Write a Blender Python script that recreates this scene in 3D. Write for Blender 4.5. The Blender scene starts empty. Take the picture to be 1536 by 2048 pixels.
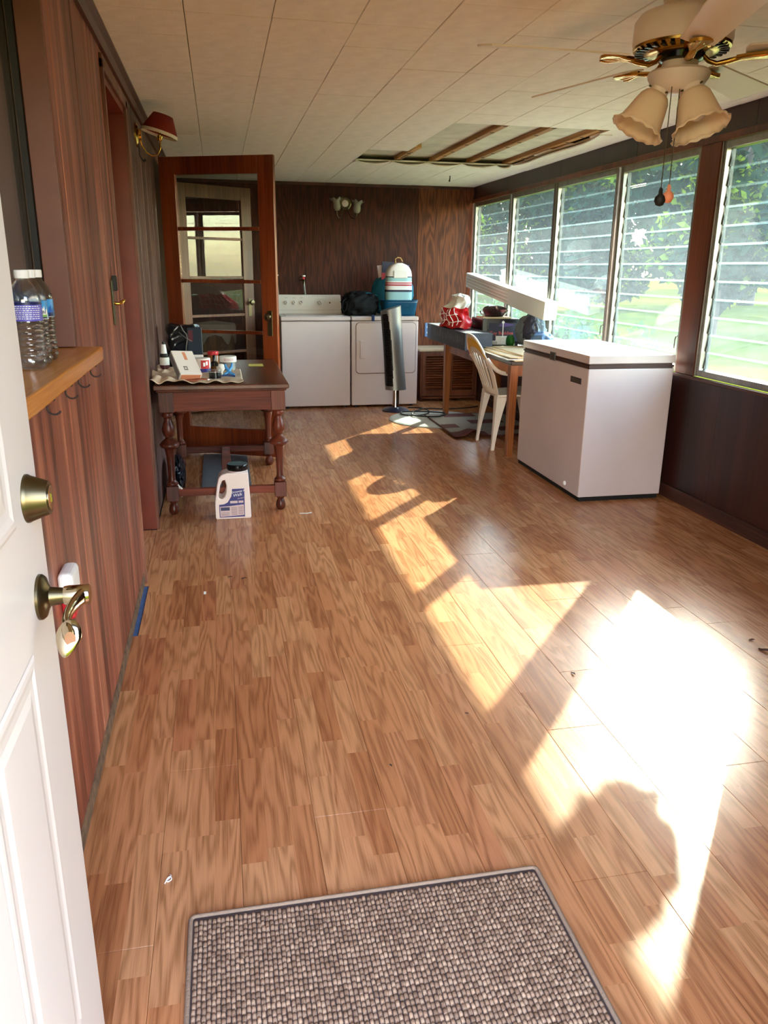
import bpy, bmesh, math, random
from mathutils import Vector, Matrix, Euler
import numpy as np
random.seed(7); np.random.seed(7)
SC = bpy.context.scene
COL = SC.collection
PI = math.pi

# ------------------------------------------------------------------ camera
def _cam_axes(psi, th, ro):
    f = Vector((math.sin(psi)*math.cos(th), math.cos(psi)*math.cos(th), -math.sin(th)))
    r = Vector((math.cos(psi), -math.sin(psi), 0)); u = r.cross(f)
    return math.cos(ro)*r+math.sin(ro)*u, -math.sin(ro)*r+math.cos(ro)*u, f
cam = bpy.data.cameras.new('camera'); camo = bpy.data.objects.new('camera', cam); COL.objects.link(camo)
_r, _u, _f = _cam_axes(.203435, .301395, .010363)
camo.matrix_world = Matrix(((_r.x, _u.x, -_f.x, 0), (_r.y, _u.y, -_f.y, 0), (_r.z, _u.z, -_f.z, 1.375), (0, 0, 0, 1)))
cam.sensor_fit = 'VERTICAL'; cam.sensor_height = 36; cam.lens = 1565.1*36/2048
cam.clip_start = .02; cam.clip_end = 500
SC.camera = camo

# ------------------------------------------------------------------ light and exposure
SUN_DIR = Vector((.645*.872, .764*.872, .489)).normalized()      # towards the sun
sl = bpy.data.lights.new('sun', 'SUN'); sl.energy = 8.5; sl.angle = math.radians(.6); sl.color = (1, .88, .70)
so = bpy.data.objects.new('sun', sl); COL.objects.link(so)
so.rotation_euler = SUN_DIR.to_track_quat('Z', 'Y').to_euler()
so.location = (20, 24, 16)
W = bpy.data.worlds.new('sky'); SC.world = W; W.use_nodes = True
wn = W.node_tree.nodes; wl = W.node_tree.links
bg = wn['Background']
sky = wn.new('ShaderNodeTexSky'); sky.sky_type = 'NISHITA'; sky.sun_disc = False
sky.sun_elevation = math.radians(29.3); sky.sun_rotation = math.atan2(.645, .764)
sky.air_density = 1.3; sky.dust_density = 1.0; sky.ozone_density = 1.0
wt_ = wn.new('ShaderNodeMixRGB'); wt_.blend_type = 'MULTIPLY'; wt_.inputs[0].default_value = 1; wt_.inputs[2].default_value = (1.15, .975, .92, 1)
wl.new(sky.outputs[0], wt_.inputs[1]); wl.new(wt_.outputs[0], bg.inputs[0]); bg.inputs[1].default_value = 1.7
SC.view_settings.view_transform = 'Standard'; SC.view_settings.look = 'None'
SC.view_settings.gamma = 1; SC.view_settings.use_curve_mapping = False
SC.view_settings.exposure = 1.48
try:
    SC.cycles.max_bounces = 10; SC.cycles.diffuse_bounces = 6; SC.cycles.transparent_max_bounces = 16
    SC.cycles.transmission_bounces = 8; SC.cycles.sample_clamp_indirect = 8; SC.cycles.use_denoising = True
    SC.cycles.caustics_reflective = True; SC.cycles.caustics_refractive = False
except Exception: pass

# ------------------------------------------------------------------ materials
def S(r, g, b):
    f = lambda c: (c/255/12.92) if c/255 <= .04045 else ((c/255+.055)/1.055)**2.4
    return (f(r), f(g), f(b), 1)
def newmat(name):
    m = bpy.data.materials.new(name); m.use_nodes = True
    nt = m.node_tree; return m, nt, nt.nodes['Principled BSDF']
def N(nt, typ, **kw):
    n = nt.nodes.new('ShaderNode'+typ)
    for k, v in kw.items(): setattr(n, k, v)
    return n
def math_(nt, op, a, b=None):
    n = N(nt, 'Math', operation=op)
    for i, v in enumerate((a, b)):
        if v is None: continue
        if isinstance(v, (int, float)): n.inputs[i].default_value = v
        else: nt.links.new(v, n.inputs[i])
    return n.outputs[0]
def ramp(nt, fac, stops):
    n = N(nt, 'ValToRGB'); e = n.color_ramp.elements
    while len(e) < len(stops): e.new(.5)
    for el, (p, c) in zip(e, stops): el.position = p; el.color = c
    nt.links.new(fac, n.inputs[0]); return n.outputs[0]
def noise(nt, vec, scale, detail=2, rough=.5, dist=0):
    n = N(nt, 'TexNoise'); n.inputs['Scale'].default_value = scale; n.inputs['Detail'].default_value = detail
    n.inputs['Roughness'].default_value = rough; n.inputs['Distortion'].default_value = dist
    if vec is not None: nt.links.new(vec, n.inputs['Vector'])
    return n.outputs['Fac']
def mapping(nt, vec, scale=(1, 1, 1), loc=None):
    n = N(nt, 'Mapping'); n.inputs['Scale'].default_value = scale; nt.links.new(vec, n.inputs['Vector'])
    if loc is not None: nt.links.new(loc, n.inputs['Location'])
    return n.outputs[0]
def bump(nt, bsdf, h, strength=.3, dist=.01):
    b = N(nt, 'Bump'); b.inputs['Strength'].default_value = strength; b.inputs['Distance'].default_value = dist
    nt.links.new(h, b.inputs['Height']); nt.links.new(b.outputs[0], bsdf.inputs['Normal'])
def pbr(name, col, rough=.5, metal=0, spec=.5, trans=0, ior=1.45, var=0, vscale=20, bscale=0, bstr=.2, alpha=1, coat=0, sheen=0):
    m, nt, b = newmat(name)
    b.inputs['Base Color'].default_value = col; b.inputs['Roughness'].default_value = rough
    b.inputs['Metallic'].default_value = metal; b.inputs['Specular IOR Level'].default_value = spec
    b.inputs['Transmission Weight'].default_value = trans; b.inputs['IOR'].default_value = ior
    b.inputs['Coat Weight'].default_value = coat; b.inputs['Alpha'].default_value = alpha
    b.inputs['Sheen Weight'].default_value = sheen
    tc = N(nt, 'TexCoord')
    if var:
        f = noise(nt, tc.outputs['Object'], vscale, 3)
        c1 = tuple(c*(1-var) for c in col[:3])+(1,); c2 = tuple(min(1, c*(1+var)) for c in col[:3])+(1,)
        nt.links.new(ramp(nt, f, [(.3, c1), (.7, c2)]), b.inputs['Base Color'])
    if bscale:
        bump(nt, b, noise(nt, tc.outputs['Object'], bscale, 3), bstr, .004)
    return m
def grain(nt, vec, along, ring, size, stretch=.09):
    sc = [size]*3; sc[along] = size*stretch
    n1 = noise(nt, mapping(nt, vec, tuple(sc)), 1.0, 2, .45)
    rings = math_(nt, 'SINE', math_(nt, 'MULTIPLY', n1, ring))
    sf = [size*22]*3; sf[along] = size*.5
    fib = noise(nt, mapping(nt, vec, tuple(sf)), 1.0, 3, .6)
    a = math_(nt, 'ADD', math_(nt, 'MULTIPLY', rings, .26), .5)
    bb = math_(nt, 'MULTIPLY', math_(nt, 'SUBTRACT', fib, .5), 1.15)
    return math_(nt, 'ADD', a, bb)
def wood(name, cd, cl, along=2, ring=38, size=3.0, rough=.4, rnd=0.0, spec=.4, cm=None, band=0.0, bstr=.08, stretch=.09):
    m, nt, b = newmat(name)
    tc = N(nt, 'TexCoord'); oi = N(nt, 'ObjectInfo')
    off = N(nt, 'CombineXYZ')
    for i, k in enumerate((17.3, 31.1, 47.7)): nt.links.new(math_(nt, 'MULTIPLY', oi.outputs['Random'], k), off.inputs[i])
    vec = mapping(nt, tc.outputs['Object'], (1, 1, 1), off.outputs[0])
    g = grain(nt, vec, along, ring, size, stretch)
    if band:
        sb = [11.0]*3; sb[along] = .12
        nb = noise(nt, mapping(nt, tc.outputs['Object'], tuple(sb)), 1.0, 4, .62)
        g = math_(nt, 'ADD', math_(nt, 'MULTIPLY', g, 1-band), math_(nt, 'MULTIPLY', math_(nt, 'SUBTRACT', math_(nt, 'MULTIPLY', nb, 2.6), .8), band))
    if rnd: g = math_(nt, 'ADD', g, math_(nt, 'MULTIPLY', math_(nt, 'SUBTRACT', oi.outputs['Random'], .5), rnd))
    mid = cm or tuple((x+y)/2 for x, y in zip(cd, cl))
    nt.links.new(ramp(nt, g, [(.15, cd), (.5, mid), (.88, cl)]), b.inputs['Base Color'])
    b.inputs['Roughness'].default_value = rough; b.inputs['Specular IOR Level'].default_value = spec
    bump(nt, b, g, bstr, .003)
    return m

def floor_material():
    m, nt, b = newmat('laminate_oak')
    ge = N(nt, 'NewGeometry'); sp = N(nt, 'SeparateXYZ'); nt.links.new(ge.outputs['Position'], sp.inputs[0])
    x, y = sp.outputs[0], sp.outputs[1]
    wst, L = .0635, .43
    col = math_(nt, 'FLOOR', math_(nt, 'DIVIDE', math_(nt, 'ADD', x, .395), wst))
    w1 = N(nt, 'TexWhiteNoise', noise_dimensions='1D'); nt.links.new(col, w1.inputs['W'])
    yy = math_(nt, 'ADD', math_(nt, 'DIVIDE', y, L), math_(nt, 'MULTIPLY', w1.outputs['Value'], 9.0))
    row = math_(nt, 'FLOOR', yy)
    cv = N(nt, 'CombineXYZ'); nt.links.new(col, cv.inputs[0]); nt.links.new(row, cv.inputs[1])
    w2 = N(nt, 'TexWhiteNoise', noise_dimensions='3D'); nt.links.new(cv.outputs[0], w2.inputs['Vector'])
    rv = w2.outputs['Value']
    off = N(nt, 'CombineXYZ')
    for i, k in enumerate((91.0, 53.0, 71.0)): nt.links.new(math_(nt, 'MULTIPLY', rv, k), off.inputs[i])
    vec = mapping(nt, ge.outputs['Position'], (1, 1, 1), off.outputs[0])
    g = grain(nt, vec, 1, 52, 15.0)
    base = ramp(nt, rv, [(.0, S(178, 113, 72)), (.3, S(192, 127, 84)), (.6, S(199, 136, 92)), (.85, S(206, 146, 101)), (1, S(186, 117, 78))])
    mx = N(nt, 'MixRGB', blend_type='MULTIPLY'); mx.inputs[0].default_value = 1
    nt.links.new(base, mx.inputs[1])
    nt.links.new(ramp(nt, g, [(.1, (.60, .53, .47, 1)), (.45, (.88, .86, .84, 1)), (.8, (1.06, 1.06, 1.06, 1))]), mx.inputs[2])
    nt.links.new(mx.outputs[0], b.inputs['Base Color'])
    b.inputs['Roughness'].default_value = .27
    b.inputs['Specular IOR Level'].default_value = .5
    bump(nt, b, g, .05, .002)
    return m

def schlick(nt, f0):
    lw = N(nt, 'LayerWeight'); lw.inputs[0].default_value = .5
    return math_(nt, 'ADD', math_(nt, 'MULTIPLY', math_(nt, 'POWER', lw.outputs['Facing'], 5.0), 1-f0), f0)
def slat_glass(name, haze, tint=(.93, .985, .985, 1), hazecol=(.80, .93, 1, 1)):
    m, nt, b = newmat(name); nt.nodes.remove(b)
    out = nt.nodes['Material Output']
    tr = N(nt, 'BsdfTransparent'); tr.inputs[0].default_value = tint
    tl = N(nt, 'BsdfTranslucent'); tl.inputs[0].default_value = hazecol
    gl = N(nt, 'BsdfGlossy'); gl.inputs['Roughness'].default_value = .03
    ge = N(nt, 'NewGeometry')
    sp = mapping(nt, ge.outputs['Position'], (1, 3, 9))
    nz = noise(nt, sp, 2.2, 4, .7)
    hz = math_(nt, 'MULTIPLY', math_(nt, 'ADD', math_(nt, 'MULTIPLY', nz, .9), .55), haze)
    m1 = N(nt, 'MixShader'); nt.links.new(hz, m1.inputs[0]); nt.links.new(tr.outputs[0], m1.inputs[1]); nt.links.new(tl.outputs[0], m1.inputs[2])
    m2 = N(nt, 'MixShader'); nt.links.new(schlick(nt, .04), m2.inputs[0]); nt.links.new(m1.outputs[0], m2.inputs[1]); nt.links.new(gl.outputs[0], m2.inputs[2])
    nt.links.new(m2.outputs[0], out.inputs[0])
    return m
def pane_glass(name, tint=(.95, .97, .96, 1), ior=1.6):
    m, nt, b = newmat(name); nt.nodes.remove(b); out = nt.nodes['Material Output']
    tr = N(nt, 'BsdfTransparent'); tr.inputs[0].default_value = tint
    gl = N(nt, 'BsdfGlossy'); gl.inputs['Roughness'].default_value = .01
    m2 = N(nt, 'MixShader'); nt.links.new(schlick(nt, ((ior-1)/(ior+1))**2), m2.inputs[0]); nt.links.new(tr.outputs[0], m2.inputs[1]); nt.links.new(gl.outputs[0], m2.inputs[2])
    nt.links.new(m2.outputs[0], out.inputs[0]); return m
def frosted(name, col, fac=.45, rough=.3, spec=.5):
    m, nt, b = newmat(name); out = nt.nodes['Material Output']
    b.inputs['Base Color'].default_value = col; b.inputs['Roughness'].default_value = rough; b.inputs['Specular IOR Level'].default_value = spec
    tl = N(nt, 'BsdfTranslucent'); tl.inputs[0].default_value = col
    m1 = N(nt, 'MixShader'); m1.inputs[0].default_value = fac
    nt.links.new(b.outputs[0], m1.inputs[1]); nt.links.new(tl.outputs[0], m1.inputs[2]); nt.links.new(m1.outputs[0], out.inputs[0])
    return m

M = {}
M['floor'] = floor_material()
M['under'] = pbr('underlay_dark', S(40, 32, 28), .9)
M['blue'] = pbr('blue_underlay', S(70, 100, 150), .6, var=.3)
M['tile'] = pbr('ceiling_tile', S(250, 241, 230), .75, var=.05, vscale=14, bscale=120, bstr=.35, spec=.3)
M['oldtile'] = pbr('old_ceiling', S(214, 206, 190), .8, var=.12, vscale=9)
M['lath'] = wood('raw_pine', S(150, 96, 46), S(226, 176, 112), 1, 20, 3, .6)
M['redwood'] = wood('redwood_boards', S(72, 28, 20), S(200, 132, 102), 2, 18, 9, .42, .16, .5, cm=S(140, 72, 53), band=.52, bstr=.25)
M['greywood'] = wood('greybrown_boards', S(52, 30, 26), S(120, 88, 78), 2, 18, 9, .45, .18, .4, cm=S(82, 52, 46), band=.42, bstr=.25)  # darker grey-brown boards for the far parts of the left wall
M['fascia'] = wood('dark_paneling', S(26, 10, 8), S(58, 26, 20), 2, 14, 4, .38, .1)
M['trimdark'] = wood('dark_trim', S(52, 24, 18), S(98, 50, 34), 1, 12, 4, .4)
M['post'] = wood('post_wood', S(58, 26, 17), S(112, 58, 38), 2, 14, 4, .38)
M['casing'] = wood('casing_wood', S(92, 48, 34), S(160, 104, 80), 2, 10, 4, .45)
M['jamb'] = pbr('jamb_brown', S(108, 66, 52), .45, var=.12, vscale=6)
M['jambred'] = pbr('jamb_redbrown', S(118, 44, 27), .4, var=.15, vscale=6)
M['ply'] = wood('plywood_dark', S(44, 16, 9), S(78, 33, 20), 2, 64, 8.5, .5, .0, .2, cm=S(60, 23, 13), stretch=.13)
M['plyor'] = wood('plywood_orange', S(66, 29, 14), S(114, 60, 31), 2, 64, 8.5, .5, .0, .2, stretch=.13)
M['fdoor'] = wood('door_varnish', S(88, 32, 12), S(142, 66, 30), 2, 12, 3, .28, .05)
M['fdoor2'] = wood('door_varnish_dull', S(92, 54, 34), S(140, 92, 62), 2, 12, 3, .35)
M['alum'] = pbr('aluminium', S(150, 146, 140), .38, .85, var=.15)
M['alumd'] = pbr('aluminium_dark', S(92, 90, 86), .5, .6, var=.3)
M['slat'] = slat_glass('louvre_glass', .027, tint=(.84, .955, .955, 1))
M['slatedge'] = slat_glass('louvre_edge', .075, tint=(.93, .99, .99, 1), hazecol=(.85, .97, 1, 1))
M['pane'] = pane_glass('window_pane')
M['doorglass'] = pane_glass('door_glass', (.88, .88, .87, 1), 1.6)
M['white'] = pbr('white_paint', S(222, 212, 206), .38, var=.02, vscale=3)
M['enamel'] = pbr('white_enamel', S(208, 190, 186), .28, var=.03, vscale=3)
M['enamelf'] = pbr('freezer_enamel', S(206, 187, 183), .3, var=.05, vscale=2.5)
M['enameld'] = pbr('console_white', S(210, 198, 188), .4)
M['black'] = pbr('black_rubber', S(22, 20, 20), .6)
M['blackg'] = pbr('black_gloss', S(14, 13, 15), .18)
M['brass'] = pbr('brass', S(196, 150, 70), .22, 1)
M['antbrass'] = pbr('antique_brass', S(104, 92, 68), .34, 1)
M['nickel'] = pbr('satin_nickel', S(196, 180, 152), .12, 1)
M['chrome'] = pbr('chrome', S(220, 216, 210), .06, 1)
M['silver'] = pbr('silver_plastic', S(128, 125, 122), .42, .7)
M['navy'] = pbr('navy_plastic', S(24, 26, 52), .35)
M['fanw'] = pbr('fan_white', S(232, 214, 198), .32)
M['blade'] = pbr('fan_blade', S(236, 222, 204), .4)
M['shade'] = frosted('frosted_glass', S(246, 228, 198), .35, .25)
M['shadeg'] = frosted('tulip_glass', S(168, 160, 146), .35, .2)
M['redshade'] = frosted('red_fabric', S(150, 44, 28), .3, .8)
M['fringe'] = pbr('fringe_white', S(228, 214, 198), .9)
M['tablewood'] = wood('table_mahogany', S(58, 21, 11), S(124, 58, 36), 2, 14, 5, .36, .0, .3)
M['tablerail'] = wood('rail_mahogany', S(62, 22, 13), S(130, 62, 42), 0, 14, 6, .45, .0, .2)
M['tabletop'] = wood('tabletop_mahogany', S(54, 26, 17), S(104, 58, 40), 1, 14, 5, .28, .0, .5)
M['ledge'] = wood('ledge_pine', S(200, 122, 50), S(230, 156, 76), 1, 12, 9, .22, .0, .5)
M['bench'] = wood('bench_wood', S(120, 62, 28), S(172, 104, 56), 2, 12, 5, .35)
M['benchtop'] = pbr('bench_top_dark', S(54, 38, 30), .4)
M['chair'] = pbr('chair_plastic', S(232, 218, 202), .35)
M['yellow'] = pbr('yellow_sticker', S(240, 186, 40), .5)
M['ylwnote'] = pbr('yellow_note', S(212, 196, 96), .6)
M['card'] = pbr('cardboard', S(196, 168, 132), .7, var=.06)
M['cardw'] = pbr('card_white', S(228, 222, 212), .6)
M['foam'] = pbr('white_siding', S(226, 222, 214), .5)
M['boxtop'] = pbr('box_white', S(236, 222, 214), .45)
M['boxgrey'] = pbr('box_grey', S(128, 122, 122), .5)
M['orange'] = pbr('orange_print', S(216, 140, 104), .5)
M['rust'] = pbr('rust_strap', S(150, 74, 44), .5)
M['darkprint'] = pbr('dark_print', S(60, 50, 50), .5)
M['cloth'] = pbr('beige_cloth', S(206, 182, 156), .9, bscale=60, bstr=.3)
M['bagblack'] = pbr('black_plastic_bag', S(10, 12, 20), .2)
M['bagprint'] = pbr('maroon_print', S(84, 36, 46), .3)
M['bluestripe'] = pbr('blue_print', S(44, 60, 84), .35)
M['red'] = pbr('red_print', S(190, 34, 44), .4)
M['redp'] = pbr('red_plastic_bag', S(190, 22, 28), .35, bscale=18, bstr=.5)
M['whitep'] = pbr('white_plastic_bag', S(232, 224, 212), .35, bscale=18, bstr=.5)
M['amber'] = pbr('amber_jar', S(140, 86, 40), .25)
M['navyp'] = pbr('navy_label', S(34, 30, 106), .4)
M['lilac'] = pbr('pale_label', S(216, 190, 188), .5)
M['jug'] = pbr('jug_plastic', S(240, 222, 212), .4)
M['bluep'] = pbr('blue_plastic', S(70, 150, 214), .35)
M['bluedk'] = pbr('dark_blue_plastic', S(20, 50, 104), .35)
M['clear'] = pbr('clear_plastic', (1, 1, 1, 1), .05, trans=1, ior=1.25)
def water_mat():
    m, nt, b = newmat('water_bottle_plastic'); out = nt.nodes['Material Output']
    b.inputs['Base Color'].default_value = (.98, .99, 1, 1); b.inputs['Roughness'].default_value = .03
    b.inputs['Transmission Weight'].default_value = 1; b.inputs['IOR'].default_value = 1.15
    tr = N(nt, 'BsdfTransparent'); tr.inputs[0].default_value = (.95, .96, .97, 1)
    gl = N(nt, 'BsdfGlossy'); gl.inputs['Roughness'].default_value = .06
    m1 = N(nt, 'MixShader'); m1.inputs[0].default_value = .5; nt.links.new(b.outputs[0], m1.inputs[1]); nt.links.new(tr.outputs[0], m1.inputs[2])
    m2 = N(nt, 'MixShader'); nt.links.new(schlick(nt, .10), m2.inputs[0]); nt.links.new(m1.outputs[0], m2.inputs[1]); nt.links.new(gl.outputs[0], m2.inputs[2])
    nt.links.new(m2.outputs[0], out.inputs[0]); return m
M['water'] = water_mat()
M['inkglass'] = pane_glass('ink_glass', (.93, .94, .95, 1), 1.5)
M['ink'] = pbr('black_ink', S(18, 20, 26), .15)
M['lblblue'] = pbr('label_blue', S(64, 150, 216), .4)
M['lbldeep'] = pbr('label_deep_blue', S(30, 90, 176), .4)
M['lblviolet'] = pbr('label_violet', S(98, 92, 190), .4)
M['lblgreen'] = pbr('label_green', S(126, 176, 96), .4)
M['lblnavy'] = pbr('label_navy', S(28, 34, 80), .4)
M['paper'] = pbr('paper_white', S(240, 238, 236), .6)
M['greymat'] = pbr('grey_mat', S(96, 92, 92), .7, var=.1)
M['teal'] = pbr('teal_plastic', S(0, 66, 96), .3)
M['tealcloth'] = pbr('teal_cloth', S(12, 92, 116), .8)
M['bpwhite'] = pbr('cooler_white', S(226, 216, 212), .6)
M['bpteal'] = pbr('cooler_pale_teal', S(150, 188, 190), .6)
M['bpred'] = pbr('cooler_red', S(176, 60, 66), .6)
M['bpdark'] = pbr('cooler_navy', S(48, 48, 66), .6)
M['purple'] = pbr('purple_print', S(92, 70, 130), .4)
M['darkcloth'] = pbr('black_fabric', S(10, 9, 11), .7, spec=.25, bscale=40, bstr=.4)
M['bluebox'] = pbr('slate_blue_carton', S(44, 46, 60), .5, var=.35, vscale=16)
M['bluelight'] = pbr('pale_blue_card', S(92, 112, 148), .5)
M['toybox'] = pbr('toy_box_black', S(26, 20, 28), .25, var=.3, vscale=14)
M['pink'] = pbr('maroon_dish', S(128, 56, 66), .25)
M['pinktext'] = pbr('coral_print', S(214, 96, 92), .5)
M['greycloth'] = pbr('grey_denim', S(104, 110, 112), .85, bscale=30, bstr=.5)
M['bluecloth'] = pbr('blue_denim', S(92, 116, 150), .85, bscale=30, bstr=.5)
M['green'] = pbr('green_plastic', S(30, 96, 34), .4)
M['rugoval'] = pbr('grey_rug', S(176, 174, 166), .95, var=.12, vscale=60, bscale=200, bstr=.5)
M['rugbase'] = pbr('patterned_rug_grey', S(150, 142, 132), .95, var=.1, vscale=50)
M['rugmar'] = pbr('patterned_rug_maroon', S(96, 44, 40), .95)
M['cabw'] = wood('cabinet_wood', S(74, 34, 16), S(120, 64, 34), 2, 12, 4, .4)
M['cabtop'] = pbr('cabinet_top', S(164, 136, 104), .5, var=.08)
M['wicker'] = wood('wicker', S(70, 42, 16), S(124, 84, 42), 2, 30, 12, .6)
M['lace'] = pbr('lace_cloth', S(150, 138, 122), .9)
M['hose'] = pbr('hose_grey', S(128, 124, 116), .5)
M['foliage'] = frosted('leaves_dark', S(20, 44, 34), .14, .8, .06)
M['foliage2'] = frosted('leaves_yellow_green', S(96, 116, 30), .4, .7, .1)  # yellow-green; on the trees it stands in for sun on leaves
M['shrub'] = frosted('shrub_leaves', S(60, 92, 40), .25, .6, .1)
M['bark'] = pbr('bark', S(58, 48, 42), .9, var=.3, bscale=20)
M['cream'] = pbr('cream_paint', S(186, 170, 140), .5)
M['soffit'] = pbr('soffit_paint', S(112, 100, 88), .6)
M['extwall'] = pbr('house_wall', S(120, 104, 90), .8)
M['debris'] = pbr('dry_leaf', S(84, 52, 34), .8)
M['hall'] = pbr('hall_wall', S(92, 70, 58), .8)
M['curtain'] = pbr('dull_brown_paint', S(92, 74, 62), .7)
M['screen'] = pbr('olive_metal', S(94, 92, 70), .4, .6)

def lawn_mat():
    m, nt, b = newmat('lawn')
    ge = N(nt, 'NewGeometry')
    n1 = noise(nt, ge.outputs['Position'], .35, 4, .6); n2 = noise(nt, ge.outputs['Position'], 9, 3, .7)
    f = math_(nt, 'ADD', math_(nt, 'MULTIPLY', n1, .6), math_(nt, 'MULTIPLY', n2, .4))
    nt.links.new(ramp(nt, f, [(.3, S(58, 68, 14)), (.5, S(76, 84, 20)), (.64, S(86, 84, 34)), (.78, S(98, 88, 56))]), b.inputs['Base Color'])
    b.inputs['Roughness'].default_value = .9; b.inputs['Specular IOR Level'].default_value = 0; return m
M['lawn'] = lawn_mat()

# ------------------------------------------------------------------ geometry helpers
class G:
    def __init__(s): s.v = []; s.f = []; s.m = []; s.T = Matrix()
    def _add(s, vs, fs, m=0):
        o = len(s.v); s.v += [tuple(s.T @ Vector(p)) for p in vs]; s.f += [tuple(i+o for i in f) for f in fs]; s.m += [m]*len(fs); return s
    def box(s, x0, x1, y0, y1, z0, z1, m=0):
        vs = [(x, y, z) for x in (x0, x1) for y in (y0, y1) for z in (z0, z1)]
        return s._add(vs, [(0, 1, 3, 2), (4, 6, 7, 5), (0, 4, 5, 1), (2, 3, 7, 6), (0, 2, 6, 4), (1, 5, 7, 3)], m)
    def cbox(s, c, d, R=None, m=0):
        T = s.T; s.T = T @ Matrix.Translation(c) @ (R.to_4x4() if R is not None else Matrix())
        s.box(-d[0]/2, d[0]/2, -d[1]/2, d[1]/2, -d[2]/2, d[2]/2, m); s.T = T; return s
    def lathe(s, prof, n=24, at=(0, 0, 0), R=None, m=0, cap=True, wave=None, arc=None):
        T = s.T; s.T = T @ Matrix.Translation(at) @ (R.to_4x4() if R is not None else Matrix())
        vs = []; a0, a1 = arc or (0, 2*PI); nn = n if arc is None else n+1
        for i, (r, z) in enumerate(prof):
            for k in range(nn):
                a = a0+(a1-a0)*k/n
                rr, zz = (wave(i, a, r, z) if wave else (r, z))
                vs.append((rr*math.cos(a), rr*math.sin(a), zz))
        fs = []
        for i in range(len(prof)-1):
            for k in range(n):
                k2 = (k+1) % nn if arc is None else k+1
                fs.append((i*nn+k, i*nn+k2, (i+1)*nn+k2, (i+1)*nn+k))
        if cap and arc is None:
            if prof[0][0] > 1e-5: fs.append(tuple(range(n-1, -1, -1)))
            if prof[-1][0] > 1e-5: fs.append(tuple((len(prof)-1)*nn+k for k in range(n)))
        s._add(vs, fs, m); s.T = T; return s
    def tube(s, pts, r, n=8, m=0, cap=True, flat=1.0, up=None):
        pts = [Vector(p) for p in pts]; L = len(pts)
        rs = r if isinstance(r, (list, tuple)) else [r]*L
        vs = []; prev = Vector(up) if up else None
        for i, p in enumerate(pts):
            t = (pts[min(i+1, L-1)]-pts[max(i-1, 0)]).normalized()
            if prev is None: prev = t.orthogonal()
            a = (prev-t*prev.dot(t)); a = a.normalized() if a.length > 1e-6 else t.orthogonal().normalized()
            prev = a; b = t.cross(a)
            for k in range(n):
                q = 2*PI*k/n; vs.append(tuple(p+a*math.cos(q)*rs[i]*flat+b*math.sin(q)*rs[i]))
        fs = [(i*n+k, i*n+(k+1) % n, (i+1)*n+(k+1) % n, (i+1)*n+k) for i in range(L-1) for k in range(n)]
        if cap: fs += [tuple(range(n-1, -1, -1)), tuple((L-1)*n+k for k in range(n))]
        return s._add(vs, fs, m)
    def cyl(s, p0, p1, r0, r1=None, n=16, m=0): return s.tube([p0, p1], [r0, r0 if r1 is None else r1], n, m)
    def prism(s, poly, h0, h1, plane='xy', m=0):
        n = len(poly)
        mp = {'xy': lambda a, b, h: (a, b, h), 'xz': lambda a, b, h: (a, h, b), 'yz': lambda a, b, h: (h, a, b)}[plane]
        vs = [mp(a, b, h0) for a, b in poly]+[mp(a, b, h1) for a, b in poly]
        fs = [(i, (i+1) % n, n+(i+1) % n, n+i) for i in range(n)]+[tuple(range(n-1, -1, -1)), tuple(range(n, 2*n))]
        return s._add(vs, fs, m)
    def grid(s, fn, nu, nv, m=0, skip=None, mf=None, closeu=False):
        vs = [fn(i/nu, j/nv) for i in range(nu+(0 if closeu else 1)) for j in range(nv+1)]
        mod = nu if closeu else nu+1
        fs = []; ms = []
        for i in range(nu):
            for j in range(nv):
                if skip and skip((i+.5)/nu, (j+.5)/nv): continue
                i2 = (i+1) % mod
                fs.append((i*(nv+1)+j, i2*(nv+1)+j, i2*(nv+1)+j+1, i*(nv+1)+j+1)); ms.append(mf((i+.5)/nu, (j+.5)/nv) if mf else m)
        o = len(s.v); s.v += [tuple(s.T @ Vector(p)) for p in vs]; s.f += [tuple(i+o for i in f) for f in fs]; s.m += ms; return s
    def blob(s, c, r, nu=20, nv=12, amp=.12, fr=2.3, seed=0, m=0, mf=None, flat=0):
        rx, ry, rz = r; rnd = random.Random(seed); ph = [rnd.uniform(0, 6) for _ in range(8)]
        def fn(u, v):
            a = 2*PI*u; t = -PI/2+PI*v
            d = 1+amp*(math.sin(fr*a+ph[0]+2*t)+.6*math.sin(2*fr*a*1.0+ph[1]-3*t)*math.cos(t)+.5*math.sin(4*t+ph[2]+round(fr)*a))*math.cos(t)
            z = math.sin(t)
            if flat: z = max(z, -flat)
            return (c[0]+rx*d*math.cos(t)*math.cos(a), c[1]+ry*d*math.cos(t)*math.sin(a), c[2]+rz*z*(1+.3*(d-1)))
        return s.grid(fn, nu, nv, m, mf=mf, closeu=True)
    def crumple(s, c, r, nu=48, nv=28, amp=.18, k=3.0, seed=0, m=0, flat=1, box=1.0):
        from mathutils import noise as mn
        o_ = Vector((seed*7.3, seed*3.1, seed*5.7))
        def fn(u, v):
            a = 2*PI*u; t = -PI/2+PI*v; ct, st = math.cos(t), math.sin(t)
            p = Vector((math.copysign(abs(math.cos(a))**box, math.cos(a))*ct**box if ct > 0 else 0, math.copysign(abs(math.sin(a))**box, math.sin(a))*ct**box if ct > 0 else 0, math.copysign(abs(st)**box, st)))
            d = 1+amp*(.8-2.6*abs(mn.noise(p*k+o_)))+amp*.5*(.5-1.6*abs(mn.noise(p*k*2.3+o_)))
            z = p.z*d
            return (c[0]+r[0]*p.x*d, c[1]+r[1]*p.y*d, c[2]+r[2]*max(z, -flat))
        return s.grid(fn, nu, nv, m, closeu=True)
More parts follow.
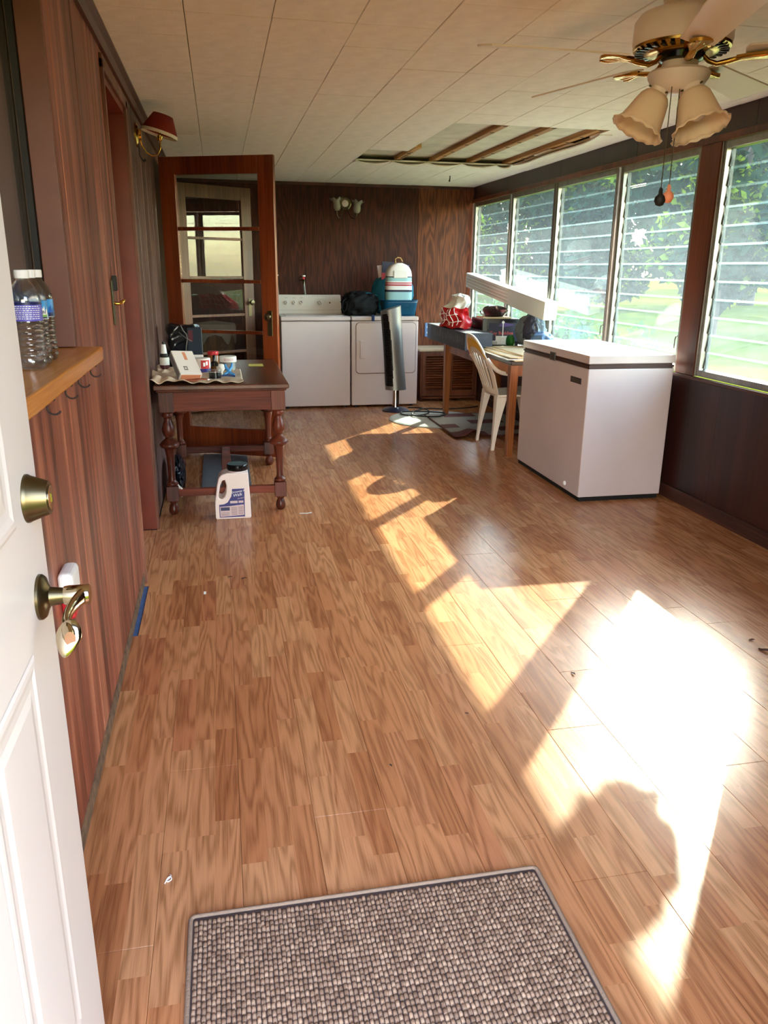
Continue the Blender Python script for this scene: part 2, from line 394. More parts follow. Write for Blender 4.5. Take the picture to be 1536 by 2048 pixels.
    def ob(s, name, mats, parent=None, smooth=None, bevel=0, solid=0, sub=0, loc=None, seg=2):
        me = bpy.data.meshes.new(name); me.from_pydata(s.v, [], s.f); me.update()
        bm = bmesh.new(); bm.from_mesh(me); bmesh.ops.recalc_face_normals(bm, faces=bm.faces); bm.to_mesh(me); bm.free()
        if not isinstance(mats, (list, tuple)): mats = [mats]
        for m in mats: me.materials.append(M[m] if isinstance(m, str) else m)
        if len(mats) > 1: me.polygons.foreach_set('material_index', s.m)
        if smooth is not None:
            me.polygons.foreach_set('use_smooth', [True]*len(me.polygons))
            try: me.set_sharp_from_angle(angle=math.radians(smooth))
            except Exception: pass
        o = bpy.data.objects.new(name, me); COL.objects.link(o)
        if parent is not None: o.parent = parent
        if loc is not None: o.location = loc
        if solid:
            d = o.modifiers.new('solid', 'SOLIDIFY'); d.thickness = solid; d.offset = 0
        if bevel:
            b = o.modifiers.new('bevel', 'BEVEL'); b.width = bevel; b.segments = seg; b.limit_method = 'ANGLE'; b.angle_limit = math.radians(40)
        if sub:
            d = o.modifiers.new('sub', 'SUBSURF'); d.levels = sub; d.render_levels = sub
        return o
def tag(o, label=None, cat=None, group=None, kind=None):
    if label: o['label'] = label
    if cat: o['category'] = cat
    if group: o['group'] = group
    if kind: o['kind'] = kind
    return o
def thing(name, label, cat, loc=(0, 0, 0), rz=0, group=None):
    o = bpy.data.objects.new(name, None); COL.objects.link(o); o.location = loc; o.rotation_euler = (0, 0, rz)
    o.empty_display_size = .1
    return tag(o, label, cat, group)
def struct(name, g=None, mats=None, bevel=0, **kw):
    if g is None:
        o = bpy.data.objects.new(name, None); COL.objects.link(o); o.empty_display_size = .1
    else: o = g.ob(name, mats, bevel=bevel, **kw)
    o['kind'] = 'structure'; return o
def B(x0, x1, y0, y1, z0, z1): return G().box(x0, x1, y0, y1, z0, z1)
def piece(name, src, parent, loc, rot=None, scale=None):
    o = bpy.data.objects.new(name, src.data); COL.objects.link(o); o.parent = parent; o.location = loc
    if rot: o.rotation_euler = rot
    if scale: o.scale = scale
    for md in src.modifiers:
        n = o.modifiers.new(md.name, md.type)
        if md.type == 'BEVEL': n.width = md.width; n.segments = md.segments; n.limit_method = 'ANGLE'; n.angle_limit = md.angle_limit
        if md.type == 'SOLIDIFY': n.thickness = md.thickness; n.offset = md.offset
    return o
def dup(o, parent=None, loc=None, rz=None):
    c = o.copy(); COL.objects.link(c); c.parent = parent
    if loc is not None: c.location = loc
    if rz is not None: c.rotation_euler = (0, 0, rz)
    for ch in list(o.children): dup(ch, c)
    return c
def text_mesh(body, size, shear=0, extrude=.0004):
    cu = bpy.data.curves.new('lettering', 'FONT'); cu.body = body; cu.size = size; cu.align_x = 'CENTER'; cu.align_y = 'CENTER'
    cu.extrude = extrude; cu.shear = shear; cu.resolution_u = 3
    o = bpy.data.objects.new('lettering', cu); COL.objects.link(o)
    dg = bpy.context.evaluated_depsgraph_get(); me = bpy.data.meshes.new_from_object(o.evaluated_get(dg))
    bpy.data.objects.remove(o); bpy.data.curves.remove(cu); return me
def text(body, size, mat, parent, mw, shear=0, bend=None):
    me = text_mesh(body, size, shear); me.materials.clear(); me.materials.append(M[mat])
    for v in me.vertices:
        p = v.co.copy()
        if bend:
            r = bend; a = p.x/r; p = Vector((math.sin(a)*(r+p.z), -math.cos(a)*(r+p.z), p.y))   # wraps round Z, facing -Y
        v.co = mw @ p
    o = bpy.data.objects.new('lettering', me); COL.objects.link(o); o.parent = parent; return o
def frame_mat(origin, xdir, ydir):
    x = Vector(xdir).normalized(); y = Vector(ydir).normalized(); z = x.cross(y).normalized(); y = z.cross(x)
    return Matrix(((x.x, y.x, z.x, origin[0]), (x.y, y.y, z.y, origin[1]), (x.z, y.z, z.z, origin[2]), (0, 0, 0, 1)))
def RX(a): return Matrix.Rotation(a, 3, 'X')
def RY(a): return Matrix.Rotation(a, 3, 'Y')
def RZ(a): return Matrix.Rotation(a, 3, 'Z')
def along(d): return Vector(d).to_track_quat('Z', 'Y').to_matrix()

XL, XR, YF, YB, ZC = -.396, 2.735, .28, 8.66, 2.2165
# ================================================================== SETTING
# ---- floor: laminate boards
fl = struct('floor', B(-2.2, XR+.1, YF-.15, YB+.1, -.08, -.013), 'under')
_bm = {}
def board(x0, x1, y0, y1):
    k = (round(x1-x0, 4), round(y1-y0, 4)); w, l = k
    if k not in _bm: _bm[k] = G().box(.0004, w-.0004, .0004, l-.0004, -.012, 0).ob('floorboard', 'floor', fl, bevel=.0008, seg=1, loc=(x0, y0, 0))
    else: piece('floorboard', _bm[k], fl, (x0, y0, 0))
BW, BL = .1905, 1.22
for k in range(17):
    x0 = XL+.001+k*BW; x1 = min(x0+BW, XR-.001)
    y = YF-.12-[.0, .61, .27, .88, .45, 1.05][k % 6]
    while y < YB:
        y0, y1 = max(y, YF-.12), min(y+BL, YB)
        if k == 0:
            for a, b_, xs in ((-9, 2.9, x0), (2.9, 3.42, x0+.02), (3.42, 4.23, x0), (4.23, 99, x0)):
                p, q = max(y0, a), min(y1, b_)
                if q-p > .02: board(xs, x1, p, q)
        elif y1-y0 > .02: board(x0, x1, y0, y1)
        y += BL
for y0, y1 in ((3.46, 4.22), (6.12, 7.32), (7.32, 7.74)): board(XL-BW, XL, y0, y1)
struct('trim_1', B(XL-.012, XL+.019, 2.905, 3.415, -.012, -.004), 'blue')
struct('trim_2', B(XL-.04, XL-.002, YF, 3.44, -.012, .001), 'under')

# ---- ceiling: twelve inch tiles, a hole with furring strips
ce = struct('ceiling', B(XL-2, XR+.12, YF-.2, YB+.12, 2.305, 2.36), 'oldtile')
P = .302; rows = [5.0-.3048*11+.3048*j for j in range(25)]
tmesh = {}
def tile(x0, x1, y0, y1, name='ceiling_tile'):
    k = (round(x1-x0, 3), round(y1-y0, 3))
    dz = random.uniform(-.0012, .0012)
    if k not in tmesh:
        tmesh[k] = G().box(.0014, k[0]-.0014, .0003, k[1]-.0003, 0, .012).ob(name, 'tile', ce, bevel=.0016, seg=1, loc=(x0, y0, ZC+dz))
    else: piece(name, tmesh[k], ce, (x0, y0, ZC+dz))
xs = [-.42]+[-.07-P+P*i for i in range(1, 11)]+[XR]
HX0, HX1, HY0, HY1 = 1.44, 2.46, 5.0, 6.83
for i in range(len(xs)-1):
    for j in range(len(rows)-1):
        x0, x1, y0, y1 = xs[i], xs[i+1], rows[j], min(rows[j+1], YB)
        if y1 <= y0+.01: continue
        xm, ym = (x0+x1)/2, (y0+y1)/2
        if HX0-.01 < x0+.01 and x0 < HX1-.05 and HY0 < ym < HY1:
            if x1 > HX1: tile(HX1+.03*math.sin(j*1.7), x1, y0, y1)
            continue
        if 1.13 < x0+.01 < 1.2 and 6.22 < ym < HY1: continue
        tile(x0, x1, y0, y1)
G().box(xs[0], XR, YF-.05, rows[0]-.001, ZC, ZC+.012).ob('ceiling_panel', 'tile', ce)
# older ceiling above the hole, and the wood strips the tiles were stapled to
for j in range(7):
    y0 = 4.95+j*.305
    G().box(1.0, 2.75, y0+.001, y0+.304, 2.262, 2.27).ob('old_ceiling_tile', 'oldtile', ce, bevel=.002, seg=1)
for x, ya, yb in ((1.50, 6.15, 6.9), (1.80, 4.9, 6.9), (2.12, 4.9, 6.9), (2.44, 4.9, 6.9)):
    g = G().box(x-.024, x+.024, ya, yb, 2.231, 2.2615)
    st = g.ob('furring_strip', 'lath', ce, bevel=.002, seg=1)
    n = G()
    for q in range(6):
        yy = ya+.2+q*(yb-ya-.3)/6+random.uniform(-.05, .05)
        if yy > HY0+.06: n.box(x-.012, x+.014, yy, yy+.012, 2.2285, 2.2312)
    if n.v: n.ob('staple', 'darkprint', st)
# torn, sagging tile edges along the far side of the hole
def sag(x0, x1, y, d=.03):
    g = G()
    g.grid(lambda u, v: (x0+(x1-x0)*u, y+.14*v, ZC-.004-d*math.sin(PI*u)**.8*(1-v)**2*1.0), 10, 5)
    g.ob('sagging_tile_edge', ['tile'], ce, solid=.008)
for x0, x1 in ((1.14, 1.43), (1.44, 1.735), (1.74, 2.03), (2.035, 2.33), (2.335, 2.47)): sag(x0, x1, 6.80, .026)
g = G(); g.grid(lambda u, v: (2.455+.02*math.sin(9*u)+.09*v, 5.15+1.6*u, ZC-.003-.022*math.sin(PI*u)**.7*(1-v)**2), 16, 4)
g.ob('sagging_tile_edge', ['tile'], ce, solid=.008)
tag(G().tube([(2.19, 7.7, ZC+.01), (2.19, 7.7, ZC-.02), (2.185, 7.7, ZC-.05)], [.005, .005, .008], 8).ob('ceiling_hook', 'darkprint'), 'small dark hook hanging from the ceiling beyond the hole', 'hook')
# roof over all (keeps the sky out) and the eave beyond the windows
struct('trim_3', G().box(-2.4, 3.3, -.1, 9.2, 2.38, 2.46), 'cream')
ev = struct('trim_4', G().box(XR+.10, 3.33, 1.5, 9.2, 2.25, 2.28), 'soffit')
G().box(3.30, 3.35, 1.5, 9.2, 2.226, 2.40).ob('fascia_board', 'cream', ev, bevel=.004)

# ---- left wall
wlft = struct('wall_left', B(-.52, XL-.014, YF, YF+.02, 0, 2.3), 'hall')
def planks(y0, y1, z0, z1, parent=wlft, x=XL, th=.014, mt='redwood'):
    y = y0
    while y < y1-.01:
        w = random.choice((.075, .10, .13, .16)); e = min(y+w, y1)
        if y1-e < .05: e = y1
        G().box(x-th, x-random.uniform(0, .0015), y+.0006, e-.0006, z0, z1).ob('wall_plank', mt, parent, bevel=.0015, seg=1)
        y = e
planks(YF, 2.36, .012, 1.118)
planks(2.36, 3.475, .012, ZC)
planks(3.475, 4.235, 2.10, ZC)
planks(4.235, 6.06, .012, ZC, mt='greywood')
planks(6.06, 7.80, 2.12, ZC)
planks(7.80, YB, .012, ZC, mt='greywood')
planks(YF, 2.36, 2.06, ZC)
for y0, y1, z0, z1 in ((YF, 2.36, 0, 1.118), (2.376, 3.475, 0, 2.3), (3.475, 4.262, 2.1, 2.3), (4.262, 6.06, 0, 2.3), (6.06, 7.8, 2.12, 2.3), (7.8, YB, 0, 2.3), (YF, 2.376, 2.06, 2.3)):
    G().box(-.52, XL-.0145, y0, y1, z0, z1).ob('wall_core', 'hall', wlft)
struct('trim_5', G().prism([(XL-.01, ZC-.002), (XL+.036, ZC-.002), (XL+.036, ZC-.012), (XL+.022, ZC-.03), (XL+.012, ZC-.055), (XL-.01, ZC-.06)], YF, YB, 'xz'), 'trimdark')
# dusty bottom strip of the wall
struct('baseboard_left', G().box(XL-.013, XL+.004, 1.19, 3.44, .002, .05), pbr('dusty_base', S(112, 86, 64), .9, var=.45, vscale=26, bscale=60, bstr=.8), bevel=.003)
# rooms behind the left wall, dull and unlit
struct('wall_inner', G().box(-2.3, -2.25, -.1, 9, -.05, 2.35).box(-2.25, -.5, -.1, -.05, -.05, 2.35).box(-2.25, -.53, 4.9, 5.0, -.05, 2.35).box(-2.25, -.53, 8.9, 9, -.05, 2.35), 'hall')
# pass-through window in the left wall above the ledge
w6 = struct('window_6')
G().box(-.462, XL-.002, 2.345, 2.376, 1.158, 2.06).ob('jamb', 'jamb', w6, bevel=.002)
G().box(-.478, -.463, 2.33, 2.376, 1.158, 2.06).ob('weather_strip', 'black', w6)
G().box(-.56, -.479, 2.335, 2.376, 1.158, 2.06).ob('sash_stile', 'curtain', w6, bevel=.002)
G().box(-.585, -.561, 2.32, 2.376, 1.158, 2.06).ob('sash_edge', 'alumd', w6)
G().box(-.52, XL-.002, YF, 2.344, 2.02, 2.06).ob('window_head', 'jambred', w6)
G().box(-.485, -.481, .4, 2.335, 1.16, 2.02).ob('pane', 'doorglass', w6)
G().box(-.70, -.60, 2.36, 2.40, 1.64, 1.98).ob('light_panel', 'cream', w6)
# ---- doorway (casing and far jamb)
d2 = struct('door_2')
G().box(XL-.002, XL+.012, 3.44, 3.472, 0, 2.12).ob('side_casing', 'casing', d2, bevel=.003)
G().box(XL-.002, XL+.012, 4.232, 4.30, 0, 2.12).ob('side_casing', 'casing', d2, bevel=.003)
G().box(XL-.002, XL+.012, 3.44, 4.30, 2.085, 2.135).ob('head_casing', 'casing', d2, bevel=.003)
G().box(-.54, XL, 4.232, 4.262, 0, 2.085).ob('jamb', 'jambred', d2)
G().box(-.54, XL-.015, 3.452, 3.474, 0, 2.085).ob('jamb', 'jambred', d2)
G().box(-.54, XL, 3.474, 4.232, 2.055, 2.085).ob('jamb_head', 'jambred', d2)
G().box(-.585, -.545, 3.474, 4.232, .005, 2.05).ob('door_leaf', 'fdoor2', d2)

# ---- back wall of dark plywood sheets
wb = struct('wall_back', B(-.9, XR+.1, YB+.013, YB+.1, 0, 2.3), 'hall')
for x0, x1, mt in ((-.39, -.10, 'ply'), (-.10, .905, 'ply'), (.905, 2.125, 'ply'), (2.125, XR, 'plyor')):
    G().box(x0+.0012, x1-.0012, YB, YB+.012, .0, ZC).ob('plywood_panel', mt, wb, bevel=.002, seg=1)
struct('trim_6', B(XL, XR, YB-.014, YB, ZC-.028, ZC-.001), 'trimdark')

# ---- right wall: paneling, windows 1-5
wr = struct('wall_right', B(XR+.013, XR+.09, YF, YB, -.05, .76), 'extwall')
y = YF
while y < YB:
    e = min(y+1.22, YB)
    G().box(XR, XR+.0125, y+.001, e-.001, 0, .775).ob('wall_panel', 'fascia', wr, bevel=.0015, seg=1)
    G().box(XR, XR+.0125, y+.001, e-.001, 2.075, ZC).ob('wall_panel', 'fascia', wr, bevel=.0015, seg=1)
    y = e
G().box(XR+.013, XR+.09, YF, YB, 2.07, 2.36).ob('wall_core', 'extwall', wr)
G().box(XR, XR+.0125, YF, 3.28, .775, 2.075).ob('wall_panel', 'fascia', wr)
G().box(XR+.013, XR+.09, YF, 3.28, .76, 2.07).ob('wall_core', 'extwall', wr)
struct('baseboard_right', B(XR-.012, XR, YF, YB, .002, .085), wood('base_trim', S(50, 26, 20), S(92, 54, 40), 1, 12, 4, .45), bevel=.003)
struct('trim_7', G().box(XR-.03, XR+.0, 3.26, YB, .768, .786), 'trimdark', bevel=.003)
struct('trim_8', G().box(XR-.018, XR+.0, 3.26, YB, 2.056, 2.092), 'post', bevel=.003)
struct('trim_9', G().box(XR-.012, XR+.06, 4.205, 4.395, .786, 2.056), 'post', bevel=.003)
struct('trim_10', G().box(XR-.004, XR+.06, 3.20, 3.30, .786, 2.056), 'post', bevel=.003)
WN = [(7.50, 8.60), (6.455, 7.46), (5.385, 6.435), (4.395, 5.345), (3.30, 4.20)]
SZ0, SZ1 = .79, 2.055
slat0 = None
for wi, (y0, y1) in enumerate(WN):
    w = struct('window_%d' % (wi+1))
    fw = .034
    g = G()
    xo0, xo1 = XR-.002, XR+.055
    g.box(xo0, xo1, y0, y0+fw, SZ0, SZ1).box(xo0, xo1, y1-fw, y1, SZ0, SZ1).box(xo0+.001, xo1, y0+fw, y1-fw, SZ0, SZ0+.035).box(xo0+.001, xo1, y0+fw, y1-fw, SZ1-.04, SZ1)
    g.box(xo0-.008, xo0, y0+.004, y0+.012, SZ0, SZ1).box(xo0-.008, xo0, y1-.012, y1-.004, SZ0, SZ1)
    g.ob('window_frame', 'alum', w, bevel=.002, seg=1)
    # clip channels that carry the slats, seen on the far jamb
    ch = G()
    n = 12; pitch = (SZ1-.04-(SZ0+.035))/n
    for yy in (y0+fw+.004, y1-fw-.004):
        ch.box(XR+.03, XR+.05, yy-.004, yy+.004, SZ0+.03, SZ1-.04)
        for k in range(n):
            zc = SZ0+.035+pitch*(k+.5)
            ch.cbox((XR+.034, yy, zc), (.012, .012, pitch*.8), RY(.12))
    ch.ob('slat_channel', 'alumd', w)
    L = y1-y0-2*fw-.02
    for k in range(n):
        zc = SZ0+.035+pitch*(k+.5)
        g = G(); hh = pitch*.54; T = Matrix.Translation((0, 0, 0)) @ RY(-.13).to_4x4(); g.T = T
        g.box(-.0025, .0025, -L/2, L/2, -hh+.013, hh, 0).box(-.0027, .0027, -L/2, L/2, -hh, -hh+.0125, 1)
        if k == 0: s0 = g.ob('glass_slat', ['slat', 'slatedge'], w, loc=(XR+.03, (y0+y1)/2, zc))
        else: piece('glass_slat', s0, w, (XR+.03, (y0+y1)/2, zc))
    G().tube([(XR-.008, y0+.02, 1.0), (XR-.02, y0+.02, 1.0), (XR-.026, y0+.02, .98), (XR-.026, y0+.02, .93)], .004, 6).ob('crank', 'alum', w)

# ---- front wall (behind and around the doorway the picture is taken from)
wf = struct('wall_front', G().box(-.6, -.33, .16, YF, 0, 2.3).box(-.33, .66, .16, YF, 2.08, 2.3).box(.66, XR+.09, .16, YF, 0, 2.3), 'fascia')

# ---- open entry door (white, panelled)
d1 = struct('door_1')
DX = -.275
G().box(DX-.044, DX, .285, 1.186, .015, 2.05).ob('door_slab', 'white', d1, bevel=.002)
def panel(y0, y1, z0, z1):
    prof = [(0, .0), (.006, .0018), (.014, .002), (.024, .0004), (.036, -.0), (.052, .0018)]
    g = G(); rings = []
    for d, h in prof: rings.append([(DX+.0005+h, y0+d, z0+d), (DX+.0005+h, y1-d, z0+d), (DX+.0005+h, y1-d, z1-d), (DX+.0005+h, y0+d, z1-d)])
    vs = [p for r in rings for p in r]; fs = []
    for i in range(len(rings)-1):
        for k in range(4): fs.append((i*4+k, i*4+(k+1) % 4, i*4+4+(k+1) % 4, i*4+4+k))
    o = (len(rings)-1)*4; fs.append((o, o+1, o+2, o+3))
    g._add(vs, fs); g.ob('door_panel', 'white', d1)
panel(.80, 1.045, 1.045, 1.62); panel(.80, 1.045, .21, .865); panel(.43, .68, 1.045, 1.62); panel(.43, .68, .21, .865)
panel(.80, 1.045, 1.74, 1.95); panel(.43, .68, 1.74, 1.95)
HY = 1.118
db = G().lathe([(.034, 0), (.034, .003), (.032, .006), (.024, .028), (.0235, .03), (.0, .03)], 40, (DX, HY, 1.066), RY(PI/2)).ob('deadbolt', 'antbrass', d1, smooth=35)
G().lathe([(.0, .0305), (.017, .0305), (.017, .0315), (.006, .032), (0, .032)], 28, (DX, HY, 1.066), RY(PI/2)).cbox((DX+.0325, HY, 1.066), (.001, .0025, .012)).ob('key_cylinder', 'nickel', db, smooth=35)
rs = G().lathe([(.033, 0), (.033, .004), (.030, .008), (.021, .011), (.014, .015), (.012, .03), (.0115, .036), (0, .036)], 40, (DX, HY, .918), RY(PI/2)).ob('handle_rose', 'antbrass', d1, smooth=35)
g = G().lathe([(.0, .034), (.0135, .034), (.0145, .04), (.0145, .067), (.0135, .069), (0, .069)], 28, (DX, HY, .918), RY(PI/2))
# lever blade: a flattened sweep towards the hinge side, ending in a rounded heart-like paddle
pts = []; rad = []
for t in np.linspace(0, 1, 16):
    pts.append((DX+.060-.012*math.sin(PI*t), HY-.006-.112*t, .918-.014*t**1.6)); rad.append(.0125-.003*math.sin(PI*t*.9)+(.004 if t > .75 else 0)*math.sin(PI*(t-.75)/.25))
g.tube(pts, rad, 16, flat=.6, up=(1, 0, 0))
T0 = g.T; g.T = Matrix.Translation((DX+.056, HY-.108, .902)) @ (RX(-.5) @ RY(.2)).to_4x4(); g.grid(lambda u, v: ((.0165*math.cos(PI*v-PI/2)*math.cos(2*PI*u)*(1 if v > .5 else .55+.45*2*v)), .006*math.cos(PI*v-PI/2)*math.sin(2*PI*u), .024*math.sin(PI*v-PI/2)*(1 if v > .5 else 1.15)), 24, 16, closeu=True); g.T = T0
g.ob('lever_handle', 'nickel', rs, smooth=50)
# inside handle with its pale cover peeping past the door edge
ik = G().lathe([(.012, 0), (.012, .02), (.024, .03), (.03, .045), (.028, .062), (.018, .07), (0, .071)], 24, (DX-.044, HY+.02, .918), RY(-PI/2)).ob('inner_knob', pbr('knob_cover', S(236, 212, 214), .3), d1, smooth=40)
# ---- ground
gd = struct('ground', G().box(-60, 160, -60, 180, -.55, -.45), 'lawn')
# ================================================================== THINGS
# ---- ledge with cup hooks
lg = thing('window_ledge', 'varnished orange pine ledge under the pass-through window, with four cup hooks', 'shelf', (-.40, 1.6, 1.118))
G().box(-.12, .069, -1.2, .776, 0, .038).ob('shelf_board', 'ledge', lg, bevel=.004)
for y in (2.30, 2.10, 1.92, 1.71):
    pts = [(.045, 0, 0), (.045, 0, -.008)]+[(.045+.015*math.sin(a), .004*a, -.022+.014*math.cos(a)) for a in np.linspace(0, -PI*1.35, 12)]
    G().tube(pts, .0022, 6).ob('hook', 'darkprint', lg, smooth=60, loc=(.012, y-1.6, 0))

# ---- water bottles
def bottle_prof():
    p = [(.0, .004), (.022, .002), (.030, .006), (.0325, .016)]
    z = .022
    while z < .098:
        p += [(.0325, z), (.0300, z+.0045), (.0325, z+.009)]; z += .0115
    p += [(.0325, .104), (.0318, .106), (.0318, .142), (.0325, .145), (.032, .152), (.028, .166), (.020, .180), (.0135, .188), (.0125, .192), (.0145, .193), (.0145, .195), (.0125, .196)]
    return p
def bottle(label, loc, rz, kind, capc='paper'):
    t = thing('water_bottle', label, 'bottle', loc, rz, 'water bottles on the window ledge')
    G().lathe(bottle_prof(), 36, cap=True).ob('bottle_body', 'water', t, smooth=50)
    G().lathe([(.0142, .192), (.0150, .194), (.0150, .2075), (.0140, .209), (0, .209)], 36, wave=lambda i, a, r, z: (r*(1+.012*math.cos(24*a)) if i in (1, 2) else r, z)).ob('bottle_cap', capc, t, smooth=40)
    r = .0327; H0, H1 = .105, .1435
    g = G()
    if kind == 'text':
        g.lathe([(r, H0), (r, H1)], 40, cap=False, m=0)
        lb = g.ob('bottle_label', ['lblviolet', 'lbldeep'], t, smooth=60)
        G().lathe([(r+.0002, H1-.005), (r+.0002, H1)], 40, cap=False).ob('label_band', 'lblnavy', lb)
        for q in range(7):
            rr = random.Random(q); n = G(); a0 = -PI/2-.9; zz = H1-.009-q*.0042
            while a0 < -PI/2+.9:
                da = rr.uniform(.06, .2); n.lathe([(r+.0003, zz), (r+.0003, zz+.0016)], 4, cap=False, arc=(a0, a0+da)); a0 += da+.05
            n.ob('label_print', 'paper', lb)
    else:
        g.lathe([(r, H0), (r, H1)], 40, cap=False)
        lb = g.ob('bottle_label', 'lblblue', t, smooth=60)
        n = G(); K = 40; vs = []; fs = []
        for k in range(K+1):                               # mountain skyline wrapped round the label
            a = -PI/2-1.1+2.2*k/K; h = .118+.012*abs(math.sin(k*.43))+.004*math.sin(k*1.9)
            vs += [(math.cos(a)*(r+.0003), math.sin(a)*(r+.0003), H0+.002), (math.cos(a)*(r+.0003), math.sin(a)*(r+.0003), h)]
        fs = [(2*k, 2*k+2, 2*k+3, 2*k+1) for k in range(K)]
        n._add(vs, fs); n.ob('label_mountain', 'paper' if kind == 'mount' else 'lbldeep', lb)
        G().lathe([(r+.0004, H0), (r+.0004, H0+.0085)], 40, cap=False, arc=(-PI/2-1, -PI/2+1)).ob('label_band', 'lblgreen' if kind == 'mount' else 'lblnavy', lb)
        if kind == 'mount':
            G().lathe([(r+.0005, H0), (r+.0005, H0+.0035)], 20, cap=False, arc=(-PI/2-1, -PI/2+1)).ob('label_band', 'lblnavy', lb)
            text('MOUNTAIN', .0105, 'lblnavy', lb, Matrix.Translation((0, 0, H0+.0135)), bend=r+.0006)
        else:
            text('SPRING', .0075, 'paper', lb, Matrix.Translation((0, 0, H0+.010)), bend=r+.0006)
            text('WATER', .006, 'paper', lb, Matrix.Translation((0, 0, H0+.004)), bend=r+.0006)
        G().lathe([(r+.0003, H0-.0008), (r+.0003, H0+.0002)], 40, cap=False).ob('label_edge', 'paper', lb)
    return t
bottle('water bottle with deep blue mountain label, nearest the ledge end', (-.415, 2.015, 1.156), .35, 'blue')
bottle('water bottle with white peak and green band, second from the ledge end', (-.412, 1.93, 1.156), .30, 'mount')
bottle('water bottle with violet text label, partly behind the white door edge', (-.408, 1.85, 1.156), .2, 'text')
t = thing('cream_bottle', 'cream bottle with yellow collar, behind the water bottles beside the white door', 'bottle', (-.475, 1.885, 1.156))
G().lathe([(.0, 0), (.03, 0), (.033, .01), (.033, .15), (.02, .185), (.016, .2), (0, .2)], 24).ob('bottle_body', 'jug', t, smooth=40)
G().lathe([(.017, .2), (.017, .215), (.0, .215)], 24).ob('collar', 'yellow', t, smooth=40)
G().lathe([(.0155, .215), (.017, .225), (.012, .238), (0, .242)], 24).ob('bottle_cap', 'cardw', t, smooth=40)

# ---- old latch on the left wall near the doorway
t = thing('door_latch', 'tarnished metal latch plate with small brass thumb turn, on the wall beside the doorway', 'latch', (XL, 3.21, 1.25))
G().box(0, .006, -.022, .022, -.09, .075).ob('plate', 'screen', t, bevel=.003)
G().box(.002, .02, .014, .03, .035, .09).ob('keeper', 'black', t, bevel=.003)
G().tube([(.006, 0, -.01), (.024, -.002, -.012), (.034, .004, -.006), (.04, .026, 0)], [.006, .006, .007, .005], 10).ob('thumb_turn', 'brass', t, smooth=50)

# ---- red wall sconce
t = thing('wall_sconce', 'brass wall sconce with red shade and white fringe, on the left wall by the ceiling', 'lamp', (XL, 4.80, 2.05))
G().lathe([(.062, 0), (.062, .006), (.05, .014), (.03, .018), (.026, .03), (0, .032)], 32, (0, 0, 0), RY(PI/2)).ob('backplate', 'brass', t, smooth=35)
pts = [(.02, 0, -.01)]+[(.02+.105*math.sin(a)*1.0+.0, .03*a/PI, -.07-.055*math.sin(a*1.0)*1.0+.0*a+.05*(a/PI)**3) for a in np.linspace(.12, PI*.5, 8)]
pts = [(.02, 0, -.015), (.028, .002, -.05), (.05, .008, -.085), (.08, .016, -.1), (.108, .024, -.09), (.122, .03, -.06), (.124, .032, -.03), (.124, .033, -.01)]
ar = G().tube(pts, .0042, 8).ob('arm', 'brass', t, smooth=60)
TL = Matrix.Rotation(.27, 3, 'Y')
G().lathe([(.011, -.022), (.014, -.018), (.014, .01), (.012, .012), (.01, .02), (0, .02)], 20, (.124, .033, 0), TL).ob('socket', 'brass', ar, smooth=40)
G().lathe([(.009, .0), (.0135, .03), (.012, .045), (.005, .055), (0, .057)], 16, (.128, .033, .018), TL).ob('bulb', 'shade', ar, smooth=60)
sh = G().lathe([(.096, 0), (.052, .088)], 40, (.124, .033, .022), TL, cap=False).ob('lamp_shade', 'redshade', t, smooth=60, solid=.002)
G().lathe([(.096, .002), (.097, -.012)], 96, (.124, .033, .022), TL, cap=False, wave=lambda i, a, r, z: (r, z-.004*abs(math.sin(a*22)) if i == 1 else z)).ob('fringe', 'fringe', sh, solid=.0015)
G().tube([(.012, 0, -.055), (.012, 0, -.10), (.03, -.004, -.13)], .003, 6).tube([(.03, -.004, -.13), (.045, 0, -.122)], [.007, .006], 8).ob('switch_cord', 'black', t)

# ---- French doors (the pair stands open into the room)
def french(num, hinge, free, mt, frame_extra=False, knob=True):
    h, f = Vector(hinge), Vector(free); d = (f-h); Wd = d.length; ang = math.atan2(d.y, d.x)
    t = struct('door_%d' % num); t.location = (h.x, h.y, .022); t.rotation_euler = (0, 0, ang)
    H, th = 2.075, .036
    st, tr, br = .115, .115, .20
    def bx(nm, x0, x1, z0, z1, tt=th, par=t): return G().box(x0, x1, -tt/2, tt/2, z0, z1).ob(nm, mt, par, bevel=.003)
    bx('stile', 0, st, 0, H); bx('stile', Wd-st, Wd, 0, H); bx('top_rail', st, Wd-st, H-tr, H); bx('bottom_rail', st, Wd-st, 0, br)
    zz = np.linspace(br, H-tr, 6)
    for z in zz[1:-1]: bx('muntin', st, Wd-st, z-.012, z+.012, .03)
    for i in range(5):
        G().box(st, Wd-st, -.002, .002, zz[i]+(.012 if i else 0), zz[i+1]-(.012 if i < 4 else 0)).ob('pane', 'doorglass', t)
    if knob:
        kp = G().box(Wd-.075, Wd-.037, -th/2-.004, -th/2, .885, 1.06).ob('lock_plate', 'antbrass', t, bevel=.002)
        G().lathe([(.009, 0), (.008, .02), (.022, .03), (.027, .042), (.022, .054), (0, .058)], 24, (Wd-.056, -th/2-.004, 1.02), RX(PI/2)).ob('knob', 'antbrass', kp, smooth=50)
    return t
french(3, (-.36, 6.10, 0), (.405, 5.75, 0), 'fdoor')
french(4, (-.36, 7.76, 0), (.335, 8.20, 0), 'fdoor2')

